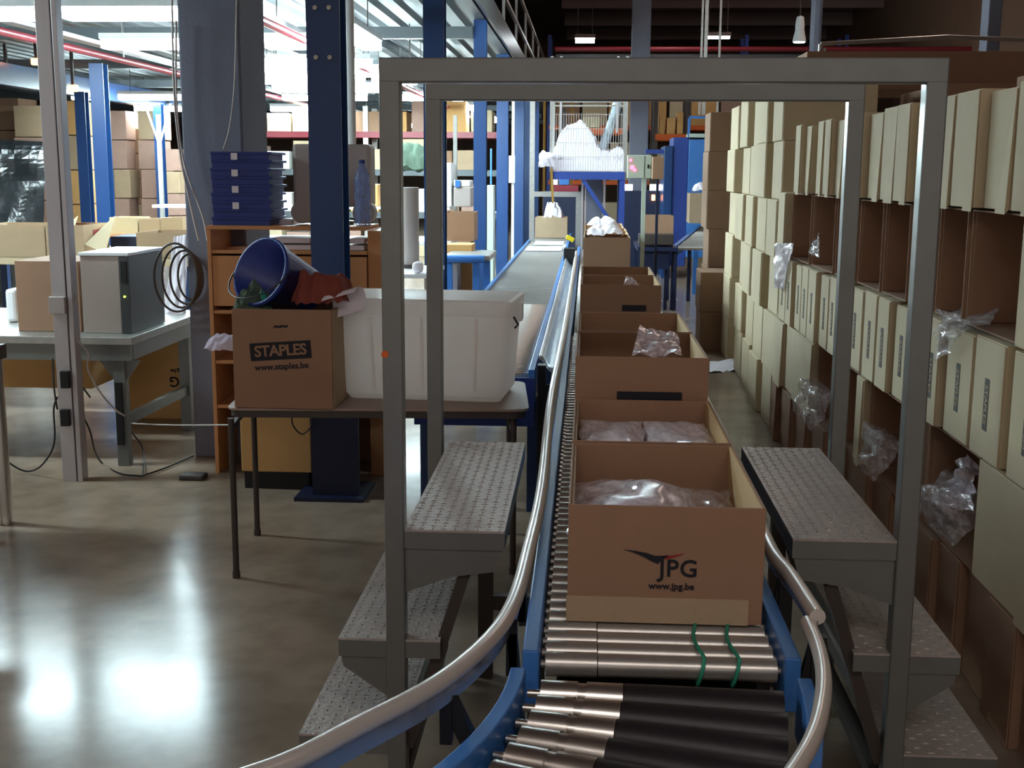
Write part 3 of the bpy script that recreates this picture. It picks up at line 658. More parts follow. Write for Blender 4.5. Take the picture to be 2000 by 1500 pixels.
# ------------------------------------------------------------------ blue steel columns of the mezzanine
def hcol(px, py0, w_, name_lab, y=None, x=None, z1=3.5, m='column_blue', plate=True, wpx=None, grp='blue steel columns under the mezzanine'):
    q = Vector((x, y, 0)); h = w_/2
    t = thing('steel_column', name_lab, 'column', (q.x, q.y, 0), grp)
    b = MB().box(q.x-h, q.y-h, .02, q.x+h, q.y-h+.012, z1).box(q.x-h, q.y+h-.012, .02, q.x+h, q.y+h, z1).box(q.x-.005, q.y-h+.012, .02, q.x+.005, q.y+h-.012, z1)
    b.build('shaft', m, t)
    if plate:
        MB().box(q.x-h-.1, q.y-h-.1, 0, q.x+h+.1, q.y+h+.1, .02).build('base_plate', 'navy', t)
    return t
c1 = hcol(0, 0, .17, 'dark blue steel column right behind the folding table, nearest of its row', y=6.25, x=P(640, 500, Y=6.17).x, z1=3.48)
q = c1.location
MB().box(q.x-.10, q.y-.115, .021, q.x+.15, q.y-.087, .98).build('guard_plate', 'navy', c1)
for zz in (2.28, 2.52):
    for dx in (-.035, .035):
        MB().tube([(q.x+dx, q.y-.087, zz), (q.x+dx, q.y-.10, zz)], .012, 8).build('bolt', 'galvanised', c1)
CL = ['second', 'third', 'fourth', 'fifth', 'sixth', 'seventh']
for i, (px, Y) in enumerate(((848, 10.4), (937, 14.7), (981, 18.9), (1014, 23.2), (1030, 27.4), (1046, 31.6))):
    hcol(0, 0, (.175, .15, .18, .17, .17, .17)[i], f'blue steel column beside the return conveyor, {CL[i]} from the camera in its row', y=Y, x=P(px, 300, Y=Y-.08).x, z1=3.48)
for (px, Y, w_, l) in ((201, 14.0, .16, 'broad blue steel column left of the concrete column, nearest of the left group'), (165, 19.0, .165, 'slim blue steel column left of the broad one'), (313, 22, .15, 'slim blue steel column with forked braces before the far cartons')):
    hcol(0, 0, w_, l, y=Y, x=P(px, 300, Y=Y).x, z1=2.92, grp='blue steel columns of the left hall')
q = P(313, 230, Y=22)
for s in (-1, 1): tag(MB().bar((q.x+s*.03, 21.9, 2.25), (q.x+s*.24, 21.9, 2.90), .03).build('brace', 'pipe_white'), f'thin pale brace on the {"left" if s < 0 else "right"} of the far forked column', 'brace')
# concrete column
t = thing('concrete_column', 'thick grey concrete column with cables, left of the printed carton', 'column', (0, 0, 0))
q0, q1 = P(347, 60, Y=7.0), P(467, 60, Y=7.0)
MB().box(q0.x, 7.0, 0, q1.x, 7.55, 7.2).build('shaft', 'concrete', t, bev=.012)
t.location = (0, 0, 0)
# pipe beside the first blue column
q = P(686, 200, Y=8.5)
tag(MB().tube([(q.x, 8.5, 1.9), (q.x, 8.5, 3.3)], .03, 12).build('down_pipe', 'pipe_white', smooth=True), 'white vertical pipe just right of the nearest blue column', 'pipe')
# ------------------------------------------------------------------ wooden shelf unit behind the table
SY = 6.62
xl = P(409, 600, Y=SY).x; xr = P(744, 600, Y=SY).x; ztop = P(500, 441, Y=SY).z
su = thing('shelf_unit', 'orange-brown wooden shelf unit standing behind the folding table', 'shelf', ((xl+xr)/2, SY+.2, 0))
SD = .42
for x in (xl, xr-.075):
    MB().box(x, SY+.03 if x > xl else SY, 0, x+(.075 if x > xl else .022), SY+SD, ztop-.0235).build('side_panel', 'wood', su, bev=.002)
MB().box(xl, SY, ztop-.022, xr-.076, SY+SD, ztop).build('top_board', 'wood', su, bev=.002)
for py in (489, 607, 705, 792):
    z = P(500, py, Y=SY).z; MB().box(xl+.023, SY+.005, z-.02, xr-.076, SY+SD-.01, z).build('shelf_board', 'wood', su, bev=.002)
z0, z1 = P(440, 598, Y=SY).z, P(440, 492, Y=SY).z
MB().box(xl+.024, SY+.006, z0, xr-.078, SY+.024, z1-.022).build('front_panel', 'wood', su, bev=.002)
MB().box(xl+.03, SY+SD-.02, 0, xr-.078, SY+SD-.008, P(500, 492, Y=SY).z-.02).build('back_panel', 'cardboard_dark', su)
for i, (x0_, x1_, py, hh) in enumerate(((525, 604, 470, .03), (528, 606, 487, .025), (680, 710, 457, .03), (680, 710, 470, .025))):
    a = P(x0_, py, Y=SY+.03); b_ = P(x1_, py, Y=SY+.03)
    z = P(500, 489, Y=SY).z+.002+(.037 if i % 2 == 0 else 0)+.0
    tag(MB().box(a.x, SY+.04, z, b_.x, SY+.33, z+.028).build('paper_stack', 'paper', bev=.003), ['upper white paper stack left of the column in the open top shelf', 'lower white paper stack left of the column in the open top shelf', 'upper white paper stack right of the column in the shelf', 'lower white paper stack right of the column in the shelf'][i], 'paper')
# blue crates stacked on it
cx0, cx1 = P(409, 360, Y=SY).x, P(528, 360, Y=SY).x
zc = ztop+.001
for i in range(9):
    h = (P(409, 296, Y=SY).z-ztop)/9
    t = thing('plastic_crate', f'dark blue nesting crate on the wooden shelf unit, {ORD[i]} from the bottom of its stack', 'crate', ((cx0+cx1)/2, SY+.2, zc), 'blue crates stacked on the shelf unit')
    dx = .004*((i*5) % 3)
    b = open_shell(cx0+.004+dx, SY+.02, zc, cx1-.016+dx, SY+.33, zc+h-.012, .004)
    b.build('tub', 'crate_blue', t)
    b = MB(); o_ = .01; a0, a1, a2, a3 = cx0+dx, SY+.015, cx1+dx, SY+.345
    b.box(a0, a1, zc+h-.014, a2, a1+.016, zc+h-.001).box(a0, a3-.016, zc+h-.014, a2, a3, zc+h-.001).box(a0, a1+.016, zc+h-.014, a0+.012, a3-.016, zc+h-.001).box(a2-.022, a1+.016, zc+h-.014, a2, a3-.016, zc+h-.001)
    b.build('rim', 'crate_blue', t, bev=.002)
    if i in (2, 4, 6, 8):
        c = P(456, 300, Y=SY).x
        MB().box(c-.018, SY+.008, zc+h-.045, c+.018, SY+.0125, zc+h-.008).build('paper_label', 'paper', t)
    zc += h
# grey monitor seen from behind, bottle
mx0, mx1 = P(570, 360, Y=SY+.2).x, P(722, 360, Y=SY+.2).x; mz1 = P(600, 281, Y=SY+.2).z
t = thing('monitor', 'bulky grey monitor on the shelf unit, partly hidden by the nearest blue column', 'monitor', ((mx0+mx1)/2, SY+.3, ztop+.001))
MB().tube([((mx0+mx1)/2, SY+.3, ztop+.001), ((mx0+mx1)/2, SY+.3, ztop+.02)], .11, 24).tube([((mx0+mx1)/2, SY+.3, ztop+.02), ((mx0+mx1)/2, SY+.3, ztop+.1)], .05, 16).build('stand', 'dark_plastic', t)
MB().box(mx0, SY+.22, ztop+.1, mx1, SY+.40, mz1).build('housing', 'grey_plastic', t, bev=.02)
for s in (0, 1):
    x = mx0+.02+(mx1-mx0-.09)*s
    MB().tube([(x+.03, SY+.215, ztop+.07), (x+.03, SY+.3, ztop+.07)], .065, 20).build('speaker_foot', 'grey_plastic', t, bev=.004)
q = P(709, 445, Y=SY+.1)
t = thing('water_bottle', 'tall clear blue water bottle standing on the shelf unit', 'bottle', (q.x, q.y, ztop+.001))
def lathe(prof, c, n=24):
    vs = [(c[0]+r*math.cos(2*math.pi*k/n), c[1]+r*math.sin(2*math.pi*k/n), c[2]+z) for r, z in prof for k in range(n)]; fs = []
    for i in range(len(prof)-1):
        for k in range(n): fs.append((i*n+k, i*n+(k+1) % n, (i+1)*n+(k+1) % n, (i+1)*n+k))
    fs += [tuple(range(n)), tuple((len(prof)-1)*n+k for k in range(n))]
    return MB().add(vs, fs)
lathe([(.04, 0), (.045, .01), (.045, .11), (.041, .13), (.045, .15), (.045, .24), (.038, .285), (.02, .325), (.015, .34)], (q.x, q.y, ztop+.001)).build('body', 'bottle', t, smooth=True)
lathe([(.017, .341), (.017, .362)], (q.x, q.y, ztop+.001), 16).build('cap', 'deep_blue', t)
# cartons at the foot of the unit
a = P(502, 930, z=0); 
t = thing('carton', 'orange-brown carton on a black base below the folding table', 'box', (xl+.5, SY-.2, 0))
MB().box(xl+.25, SY-.33, .10, P(617, 850, Y=SY-.2).x, SY-.01, P(560, 792, Y=SY-.2).z-.03).build('body', 'cardboard_yellow', t, bev=.004)
MB().box(xl+.26, SY-.31, 0, P(610, 850, Y=SY-.2).x, SY-.03, .098).build('base', 'black_rubber', t)
tag(MB().box(P(722, 850, Y=7.2).x-.28, 7.15, 0, P(745, 850, Y=7.2).x+.06, 7.55, .62).build('carton', 'cardboard', bev=.004), 'brown carton on the floor behind the nearest blue column', 'box')
wire = catmull([P(570, 805, Y=6.1), P(572, 830, Y=6.1), P(590, 848, Y=6.1), P(608, 832, Y=6.1), P(612, 805, Y=6.1)], 6)
tag(MB().tube(wire, .004, 6).build('cable', 'black_rubber', smooth=True), 'dark cable loop hanging below the folding table', 'cable')
# ------------------------------------------------------------------ left: aluminium post, bench, computer
AY = 6.5
q0, q1 = P(123, 940, z=0), P(163, 940, z=0)
t = thing('aluminium_post', 'pale aluminium profile post with sockets at the left', 'post', ((q0.x+q1.x)/2, q0.y, 0))
MB().box(q0.x, q0.y, 0, q1.x-.035, q0.y+.08, 3.45).box(q1.x-.033, q0.y+.012, 0, q1.x-.028, q0.y+.07, 3.45).box(q1.x-.026, q0.y, 0, q1.x, q0.y+.08, 3.45).build('profile', 'alu', t, bev=.003)
for py0, py1 in ((725, 758), (800, 832)):
    a = P(116, py1, Y=q0.y-.02); b_ = P(131, py0, Y=q0.y-.02)
    MB().box(a.x+.01, q0.y-.03, a.z, b_.x+.01, q0.y-.001, b_.z).build('power_socket', 'black_rubber', t, bev=.003)
a = P(98, 612, Y=q0.y-.02); b_ = P(127, 580, Y=q0.y-.02)
MB().box(a.x, q0.y-.035, a.z, b_.x, q0.y-.001, b_.z).build('paper_tag', 'grey_plastic', t, bev=.002)
# bench
BX = -2.60; BZ = .77
t = thing('work_bench', 'grey steel packing bench with gusseted legs carrying the computer', 'bench', (-3.3, 7.3, 0))
MB().box(-4.3, 6.70, BZ-.045, BX, 8.1, BZ).build('bench_top', 'galvanised', t, bev=.004)
MB().box(-4.28, 6.72, BZ-.14, BX-.02, 6.76, BZ-.046).build('apron', 'steel_frame', t)
MB().box(BX-.06, 6.77, BZ-.14, BX-.02, 8.08, BZ-.046).build('apron', 'steel_frame', t)
for (x, y) in ((BX-.10, 6.74), (BX-.06, 7.75), (-4.1, 6.74), (-4.1, 8.0)):
    MB().box(x-.035, y, 0, x+.035, y+.06, BZ-.141).build('leg', 'steel_frame', t, bev=.003)
    if y < 7: MB().prism([(x-.12, BZ-.141), (x+.12, BZ-.141), (x+.035, BZ-.26), (x-.035, BZ-.26)], y+.015, y+.045).build('gusset', 'steel_frame', t)
MB().bar((BX-.09, 6.8, .27), (BX-.06, 7.78, .27), .04, .06).build('foot_rail', 'steel_frame', t)
MB().box(BX-.125, 6.725, .13, BX-.085, 6.739, .50).build('power_strip', 'black_rubber', t)
# near bench corner at the left edge
t = thing('work_table', 'dark edged table with a chromed leg at the left margin', 'table', (-3.0, 5.9, 0))
q = P(17, 1022, z=0)
MB().box(q.x-1.0, q.y-.8, .82, q.x+.03, q.y+.04, .89).build('table_top', 'leg_dark', t, bev=.004)
MB().tube([(q.x-.008, q.y, 0), (q.x-.008, q.y, .819)], .03, 16).build('leg', 'chrome', t, smooth=True)
MB().tube([(q.x-.9, q.y-.0, .2), (q.x-.03, q.y-.0, .2)], .02, 12).build('foot_rail', 'leg_dark', t)
t = thing('monitor', 'light grey monitor cut off by the left margin', 'monitor', (q.x-.2, q.y+.1, .892))
a = P(18, 600, Y=q.y+.1)
MB().box(a.x-.42, a.y-.15, .93, a.x, a.y-.1, P(10, 540, Y=q.y+.1).z).build('housing', 'grey_plastic', t, bev=.01)
MB().box(a.x-.27, a.y-.2, .892, a.x-.14, a.y-.06, .929).build('stand', 'dark_plastic', t)
a = P(20, 655, Y=7.3)
tag(MB().box(a.x-.02, 7.3, BZ+.001, a.x+.05, 7.5, P(20, 565, Y=7.3).z).build('white_canister', 'white_plastic', bev=.02), 'white upright canister right of the left-margin monitor', 'canister')
# computer
p0 = P(161, 658, z=BZ); p1 = P(250, 664, z=BZ)
p0.y = p1.y = 6.86
p0 = P(161, 600, Y=6.86); p1 = P(256, 600, Y=6.86); ch = P(200, 500, Y=6.86).z-BZ
t = thing('computer_tower', 'grey computer tower with dark right side and a green light on the bench', 'computer', ((p0.x+p1.x)/2, 7.1, BZ+.001), )
MB().box(p0.x, 6.86, BZ+.001, p1.x-.06, 7.42, BZ+ch).build('left_case', 'pc_side', t, bev=.004)
MB().box(p1.x-.058, 6.85, BZ+.001, p1.x, 7.42, BZ+ch-.001).build('right_case', 'pc_dark', t, bev=.003)
MB().box(p1.x-.045, 6.842, BZ+.30, p1.x-.012, 6.849, BZ+ch-.03).build('drive_bay', 'black_rubber', t)
MB().box(p0.x-.004, 6.845, BZ+ch+.0005, p1.x+.004, 7.43, BZ+ch+.02).build('top_cover', 'white_plastic', t, bev=.004)
MB().tube([(p1.x-.03, 6.844, BZ+.22), (p1.x-.03, 6.848, BZ+.22)], .006, 10).build('power_light', 'led_green', t)
tag(MB().box(P(32, 580, Y=6.9).x, 6.9, BZ+.001, p0.x-.03, 7.4, P(90, 510, Y=6.9).z).build('carton', 'cardboard_dark', bev=.004), 'brown carton on the bench left of the computer tower', 'box')
t = thing('carton', 'yellow-brown carton with upside-down print standing under the bench end', 'box', (-2.9, 8.2, 0))
a = P(246, 800, Y=8.1); b_ = P(390, 800, Y=8.1)
MB().box(a.x, 8.1, 0, b_.x+.1, 8.5, P(300, 652, Y=8.1).z).build('body', 'cardboard_yellow', t, bev=.004)
jpg_logo(t, P(352, 745, Y=8.097), .075, (-1, 0, 0), (0, 0, -1))
tag(MB().box(-3.9, 7.6, .30, a.x-.02, 8.5, .60).build('carton', 'cardboard_yellow', bev=.004), 'low flat carton on the shelf under the bench', 'box')
# low blue support behind the bench
tag(MB().bar(P(130, 795, Y=8.6), P(247, 735, Y=10.2), .05, .05).build('support_bar', 'column_blue'), 'blue sloping bar seen under the bench', 'bar')
# cables
def cable(pts, label, r=.005, m='black_rubber', name='cable', fl=None):
    tag(MB().tube(catmull(pts, 6), r, 6).build(name, m, smooth=True), label, 'cable')
cable([P(147, 575, Y=6.4), P(143, 620, Y=6.4), P(150, 660, Y=6.4), P(172, 690, Y=6.4), P(171, 720, Y=6.4), P(195, 765, Y=6.4), P(225, 800, Y=6.5), P(243, 812, Y=6.6)], 'pale cable running from the aluminium post to the bench leg', .005, 'grey_plastic')
cable([P(153, 745, Y=6.42), P(176, 776, Y=6.5)], 'short dark cable right of the upper socket')
cable([P(155, 800, Y=6.45), P(175, 840, Y=6.5), P(185, 880, Y=6.6), P(200, 905, Y=6.8), P(235, 925, z=.01), P(275, 930, z=.01)], 'dark cable drooping from the lower socket to the floor')
cable([P(240, 826, Y=7.0), P(262, 850, Y=7.0), P(280, 880, Y=7.0), P(280, 930, z=.01)], 'black cable hanging from the bench foot rail')
cable([P(112, 775, Y=6.4), P(105, 800, Y=6.4), P(106, 865, Y=6.4), P(85, 905, Y=6.4), P(60, 920, Y=6.5), P(35, 915, Y=6.5), P(0, 890, Y=6.5)], 'black cable looping left of the aluminium post')
cable([P(103, 700, Y=6.45), P(106, 760, Y=6.4), P(112, 800, Y=6.4)], 'black cable hanging down beside the sockets')
cable([P(275, 930, z=.01), P(320, 915, z=.01), P(378, 890, z=.01)], 'thin cable lying on the floor towards the concrete column')
cable([P(240, 826, Y=6.9), P(330, 830, Y=6.2), P(455, 830, Y=5.2)], 'pale cable strung from the bench to the folding table leg', .004, 'grey_plastic')
cable([P(344, 40, Y=6.95), P(345, 200, Y=6.95), P(360, 320, Y=6.95), P(395, 420, Y=6.95), P(405, 470, Y=6.95)], 'thin grey cable running down the face of the concrete column', .006, 'grey_plastic')
cable([P(336, 0, Y=6.9), P(340, 180, Y=6.9), P(352, 300, Y=6.9), P(372, 400, Y=6.95), P(388, 470, Y=6.97)], 'second thin cable slanting down the concrete column', .006, 'grey_plastic')
cable([P(462, 0, Y=6.95), P(458, 160, Y=6.95), P(448, 250, Y=6.95), P(436, 292, Y=6.95)], 'thin cable from above down to the blue crates', .004, 'grey_plastic')
for i in range(4):
    c = P(372-8*i, 541, Y=6.985); rx, rz = .075+.018*i, .135+.022*i
    tag(MB().tube([(c.x+rx*math.cos(a), c.y-.014*i, c.z+rz*math.sin(a)) for a in [2*math.pi*k/36 for k in range(37)]], .007, 8).build('cable_coil', 'leg_dark', smooth=True),
        ['innermost loop of the hanging cable coil on the concrete column', 'second loop of the hanging cable coil', 'third loop of the hanging cable coil', 'outermost loop of the hanging cable coil'][i], 'cable')
c = P(378, 935, z=0)
tag(MB().box(c.x-.07, c.y-.05, 0, c.x+.07, c.y+.05, .03).build('floor_clip', 'leg_dark', bev=.01), 'small dark metal piece on the floor at the foot of the concrete column', 'metal piece')
# ------------------------------------------------------------------ return conveyor left of the main one
RX0, RX1 = P(946, 577, z=.76).x, P(1077, 577, z=.76).x
RY0, RY1 = 5.75, 19.0
t = thing('return_conveyor', 'long flat blue-edged conveyor running beside the boxes towards the columns', 'conveyor', ((RX0+RX1)/2, 8, 0))
MB().box(RX0-.03, RY0, .60, RX0, RY1, .775).build('side_frame', 'conveyor_blue', t, bev=.003)
MB().box(RX1, RY0, .60, RX1+.03, RY1, .775).build('side_frame', 'conveyor_blue', t, bev=.003)
MB().box(RX0-.03, RY0-.03, .50, RX1+.03, RY0-.001, .74).build('end_plate', 'deep_blue', t, bev=.003)
pr = MB().tube([(RX0, RY0+.04, .735), (RX1, RY0+.04, .735)], .023, 12).build('roller', 'roller_steel', t); pr.data.polygons.foreach_set('use_smooth', [len(p.vertices) == 4 for p in pr.data.polygons])
for i in range(1, 60): c = pr.copy(); COL.objects.link(c); c.location.y = .052*i
b = MB()
for i in range(60, int((RY1-RY0)/.052)-1): b.tube([(RX0, RY0+.04+.052*i, .735), (RX1, RY0+.04+.052*i, .735)], .023, 6)
b.build('rollers_far', 'roller_steel', t)['kind'] = 'stuff'
for y in (6.0, 8.5, 11.5, 15, 18.5):
    for x in (RX0-.01, RX1+.01): MB().box(x-.025, y-.03, 0, x+.025, y+.03, .60).build('leg', 'column_blue', t)
# sloping bright side plate between the two conveyors
b = MB(); pts = []
PX = X0-.075
def plate(u, v):
    y = 5.95+(15-5.95)*u
    return Vector((RX1+.04+(PX+.016-RX1-.04)*v, y, .80-.10*v+.004*noise.noise(Vector((u*14, v*2, 0)))+.01*math.sin(v*9)))
tag(MB().grid(plate, 60, 8).build('side_plate', 'sheet_metal', smooth=True, thick=.003), 'long bright sheet-metal guard between the return conveyor and the roller conveyor', 'guard plate')
t = thing('plate_bracket', 'black bracket under the near end of the bright guard plate', 'bracket', (RX1+.08, 5.9, .5))
MB().box(RX1+.04, 5.86, .0, RX1+.08, 5.93, .78).box(RX1+.08, 5.88, .45, PX-.02, 5.91, .68).build('bracket_body', 'black_rubber', t)
q = P(1066, 445, z=.76)
t = thing('open_carton', 'brown carton with white film on the return conveyor', 'box', (q.x, 18.0, .762))
open_shell(RX0+.03, 17.9, .762, RX1-.02, 18.5, 1.06).build('body', 'cardboard', t)
crumple('paper', 'white film heaped on the carton of the return conveyor', 'paper', (P(1082, 420, Y=18.2).x, 18.2, .98), .3, .4, .28, 'paper', 31)
for i, y in enumerate((14.9, 16.1)):
    tag(MB().box(RX0+.04+.05*i, y, .762, RX1-.04, y+.7, .775).build('paper_sheet', 'paper'), ['nearer white paper bundle flat on the return conveyor', 'farther white paper bundle flat on the return conveyor'][i], 'paper')
q = P(1112, 470, Y=13.2)
t = thing('motor_unit', 'small black box with a yellow cap between the two conveyors', 'motor', (q.x, 13.2, .7))
MB().box(q.x-.06, 13.1, .70, q.x+.06, 13.35, P(1110, 492, Y=13.2).z+.04).build('housing', 'black_rubber', t, bev=.01)
MB().bar(P(1106, 462, Y=13.15), P(1121, 470, Y=13.15), .06, .05).build('cap', 'yellow', t, bev=.01)
# pale portal frame over the return conveyor
def portal(label, pxl, pxr, ytop, Y, w_=.05, m='galvanised', zt=None):
    a = P(pxl, ytop, Y=Y); c = P(pxr, ytop, Y=Y); t = thing('portal_frame', label, 'frame', ((a.x+c.x)/2, Y, 0))
    MB().box(a.x-w_/2, Y-w_/2, 0, a.x+w_/2, Y+w_/2, zt or a.z).build('post', m, t)
    MB().box(c.x-w_/2, Y-w_/2, 0, c.x+w_/2, Y+w_/2, a.z).build('post', m, t)
    MB().box(a.x+w_/2, Y-w_/2, a.z-w_, c.x-w_/2, Y+w_/2, a.z).build('cross_beam', m, t)
    return t
portal('pale steel portal over the return conveyor with one tall post', 1039, 1130, 374, 17.0, .07, zt=3.0)
# ------------------------------------------------------------------ foam hopper over the line
HY = 16.0
a = P(1076, 335, Y=HY); c = P(1221, 335, Y=HY); zt = P(1100, 188, Y=HY).z+.5
t = thing('foam_hopper', 'wire cage hopper on a blue stand above the conveyor, full of foam chips', 'hopper', ((a.x+c.x)/2, HY, 0))
zb = a.z
for x in (a.x, c.x):
    for y in (HY, HY+.9): MB().box(x-.02, y-.02, zb, x+.02, y+.02, zt).build('upright', 'galvanised', t)
for x in (a.x+.12, c.x-.12): MB().box(x-.015, HY-.03, zb+.5, x+.015, HY-.005, zt).build('upright', 'alu', t)
for z in (P(1100, 197, Y=HY).z, P(1100, 205, Y=HY).z): MB().box(a.x, HY-.015, z-.02, c.x, HY+.015, z).build('cross_beam', 'galvanised', t)
b = MB(); n = 30
for i in range(n+1):
    x = a.x+(c.x-a.x)*i/n; b.bar((x, HY-.01, zb), (x, HY-.01, zb+.75), .005)
for k in range(5): b.bar((a.x, HY-.012, zb+.01+.18*k), (c.x, HY-.012, zb+.01+.18*k), .005)
b.build('wire_mesh', 'grey_plastic', t)
MB().box(a.x, HY-.03, zb-.10, c.x, HY+.93, zb-.001).build('base_beam', 'deep_blue', t)
MB().box(c.x-.07, HY-.02, 0, c.x, HY+.06, zb-.101).build('leg', 'deep_blue', t)
MB().box(c.x-.07, HY+.8, 0, c.x, HY+.88, zb-.101).build('leg', 'deep_blue', t)
MB().bar((c.x-.55, HY+.02, zb-.1), (c.x-.04, HY+.02, zb-.85), .05, .05).build('brace', 'deep_blue', t)
for px, wd in ((1137, .03), (1143, .02), (1180, .03)):
    x = P(px, 400, Y=HY+.5).x; MB().box(x-wd/2, HY+.5, 0, x+wd/2, HY+.53, zb-.101).build('leg', 'alu', t)
x0_, x1_ = P(1145, 400, Y=HY+1).x, P(1176, 400, Y=HY+1).x
MB().box(x0_, HY+.95, 0, x1_, HY+1.2, zb).build('back_post', 'concrete', t)
def heap(u, v):
    x = a.x+.02+(c.x-a.x-.04)*u
    pr_ = [(0, .16), (.05, .32), (.2, .50), (.33, .55), (.45, .56), (.55, .42), (.68, .22), (.8, .20), (.9, .24), (1, .22)]
    for k in range(len(pr_)-1):
        if pr_[k][0] <= u <= pr_[k+1][0]:
            f_ = (u-pr_[k][0])/(pr_[k+1][0]-pr_[k][0]); h = pr_[k][1]+(pr_[k+1][1]-pr_[k][1])*f_; break
    y = HY+.01+.85*max(0, (v-.35)/.65); k2 = min(1, v/.35)
    return Vector((x, y+.01*noise.noise(Vector((u*30, v*20, 3))), zb+.003+(h+.10*noise.noise(Vector((u*9, v*4, 1)))+.05*noise.noise(Vector((u*30, v*12, 5)))+.05)*k2))
tag(MB().grid(heap, 70, 40).build('foam_chips', 'foam', smooth=False), 'heap of white foam chips lying in the cage hopper', 'foam', kind='stuff')
crumple('plastic_bag', 'white bag end hanging out left of the cage hopper', 'bag', P(1071, 318, Y=HY-.05), .24, .2, .2, 'foam', 41, tilt=('X', R_(60)))
hp = catmull([P(1207, 150, Y=HY+.3), P(1206, 195, Y=HY+.3), P(1200, 225, Y=HY+.3), P(1187, 262, Y=HY+.3), P(1176, 290, Y=HY+.3)], 5)
tag(MB().tube(hp, .062, 16).build('hose', 'hose', smooth=True), 'thick translucent hose feeding the cage hopper from above', 'hose')
tag(MB().box(P(1232, 190, Y=24).x, 24, 0, P(1268, 190, Y=24).x, 24.4, 7.1).build('concrete_column', 'concrete', bev=.01), 'grey concrete column behind the control box', 'column')
# control box on its pole
KY = 13.0
a = P(1225, 348, Y=KY); c = P(1273, 303, Y=KY)
t = thing('control_box', 'pale green control box with red lights on a slim pole', 'control box', ((a.x+c.x)/2, KY, 0))
MB().box(a.x, KY, a.z, c.x, KY+.14, c.z).build('cabinet', 'control_box', t, bev=.006)
x = P(1257, 400, Y=KY).x; MB().box(x-.022, KY+.03, 0, x+.022, KY+.075, a.z-.001).build('pole', 'control_box', t)
MB().box(P(1258, 330, Y=KY).x, KY-.004, a.z+.01, P(1258, 330, Y=KY).x+.004, KY-.0005, c.z-.01).build('door_gap', 'dark_plastic', t)
for px, py, s in ((1232, 313, .012), (1235, 327, .02), (1240, 332, .014)):
    p = P(px, py, Y=KY-.004); MB().box(p.x-s, KY-.006, p.z-s*.9, p.x+s, KY-.0005, p.z+s*.9).build('red_light', 'led_red', t)
p = P(1266, 325, Y=KY); MB().box(p.x-.008, KY-.02, p.z-.02, p.x+.008, KY-.0005, p.z+.02).build('switch', 'black_rubber', t)
def pb(name, label, cat, x0, y0, x1, y1, Y, dep, m, bev=.006, group=None, floor=False, kind=None):
    """block-shaped background thing filling a rectangle of the photograph at distance Y"""
    a = P(x0, y1, Y=Y); c = P(x1, y0, Y=Y)
    return tag(MB().box(a.x, Y, 0 if floor else a.z, c.x, Y+dep, c.z).build(name, m, bev=bev), label, cat, group, kind)
a = P(1274, 350, Y=13.6); c = P(1297, 306, Y=13.6); t = thing('brown_cabinet', 'small brown cabinet on a dark stand behind the control box', 'cabinet', ((a.x+c.x)/2, 13.7, 0))
MB().box(a.x, 13.6, a.z, c.x, 13.8, c.z).build('body', 'cardboard_dark', t, bev=.004)
MB().box(a.x+.05, 13.68, 0, a.x+.08, 13.71, a.z-.001).build('stand', 'navy', t)
# ------------------------------------------------------------------ blue machine, desks and racks in the right background
MY = 20
a = P(1294, 425, Y=MY); c = P(1381, 268, Y=MY)
t = thing('blue_machine', 'tall blue sheet-metal machine beside the end stack of cartons', 'machine', ((a.x+c.x)/2, MY, 0))
xm = P(1345, 300, Y=MY).x; xn = P(1315, 300, Y=MY).x
MB().box(xm, MY, .35, c.x, MY+1, P(1360, 272, Y=MY).z).build('right_cabinet', 'conveyor_blue', t, bev=.01)
MB().box(xn, MY+.04, .2, xm-.003, MY+1, P(1330, 268, Y=MY).z).build('middle_cabinet', 'deep_blue', t, bev=.01)
MB().box(a.x, MY+.0, .0, xn-.003, MY+1, P(1300, 285, Y=MY).z).build('left_cabinet', 'column_blue', t, bev=.01)
MB().box(a.x-.3, MY+.05, P(1290, 300, Y=MY).z, a.x-.003, MY+.3, P(1290, 292, Y=MY).z).build('arm', 'deep_blue', t)
x0_ = P(1346, 280, Y=MY).x; x1_ = P(1384, 280, Y=MY).x; zz0 = P(1360, 268, Y=MY).z; zz1 = P(1360, 231, Y=MY).z
t = thing('guard_cage', 'small open blue frame on top of the blue machine', 'frame', ((x0_+x1_)/2, MY, zz0))
for x in (x0_, x1_): MB().box(x-.02, MY+.1, zz0, x+.02, MY+.14, zz1).build('post', 'conveyor_blue', t)
MB().box(x0_, MY+.1, zz1, x1_, MY+.14, zz1+.04).build('top_bar', 'conveyor_blue', t)
MB().box(x0_, MY+.08, zz0, x1_, MY+.6, zz0+.06).build('bottom_bar', 'control_box', t)
pb('green_bundle', 'small green bundle inside the open blue frame', 'bundle', 1352, 262, 1376, 267, MY+.2, .2, 'teal')
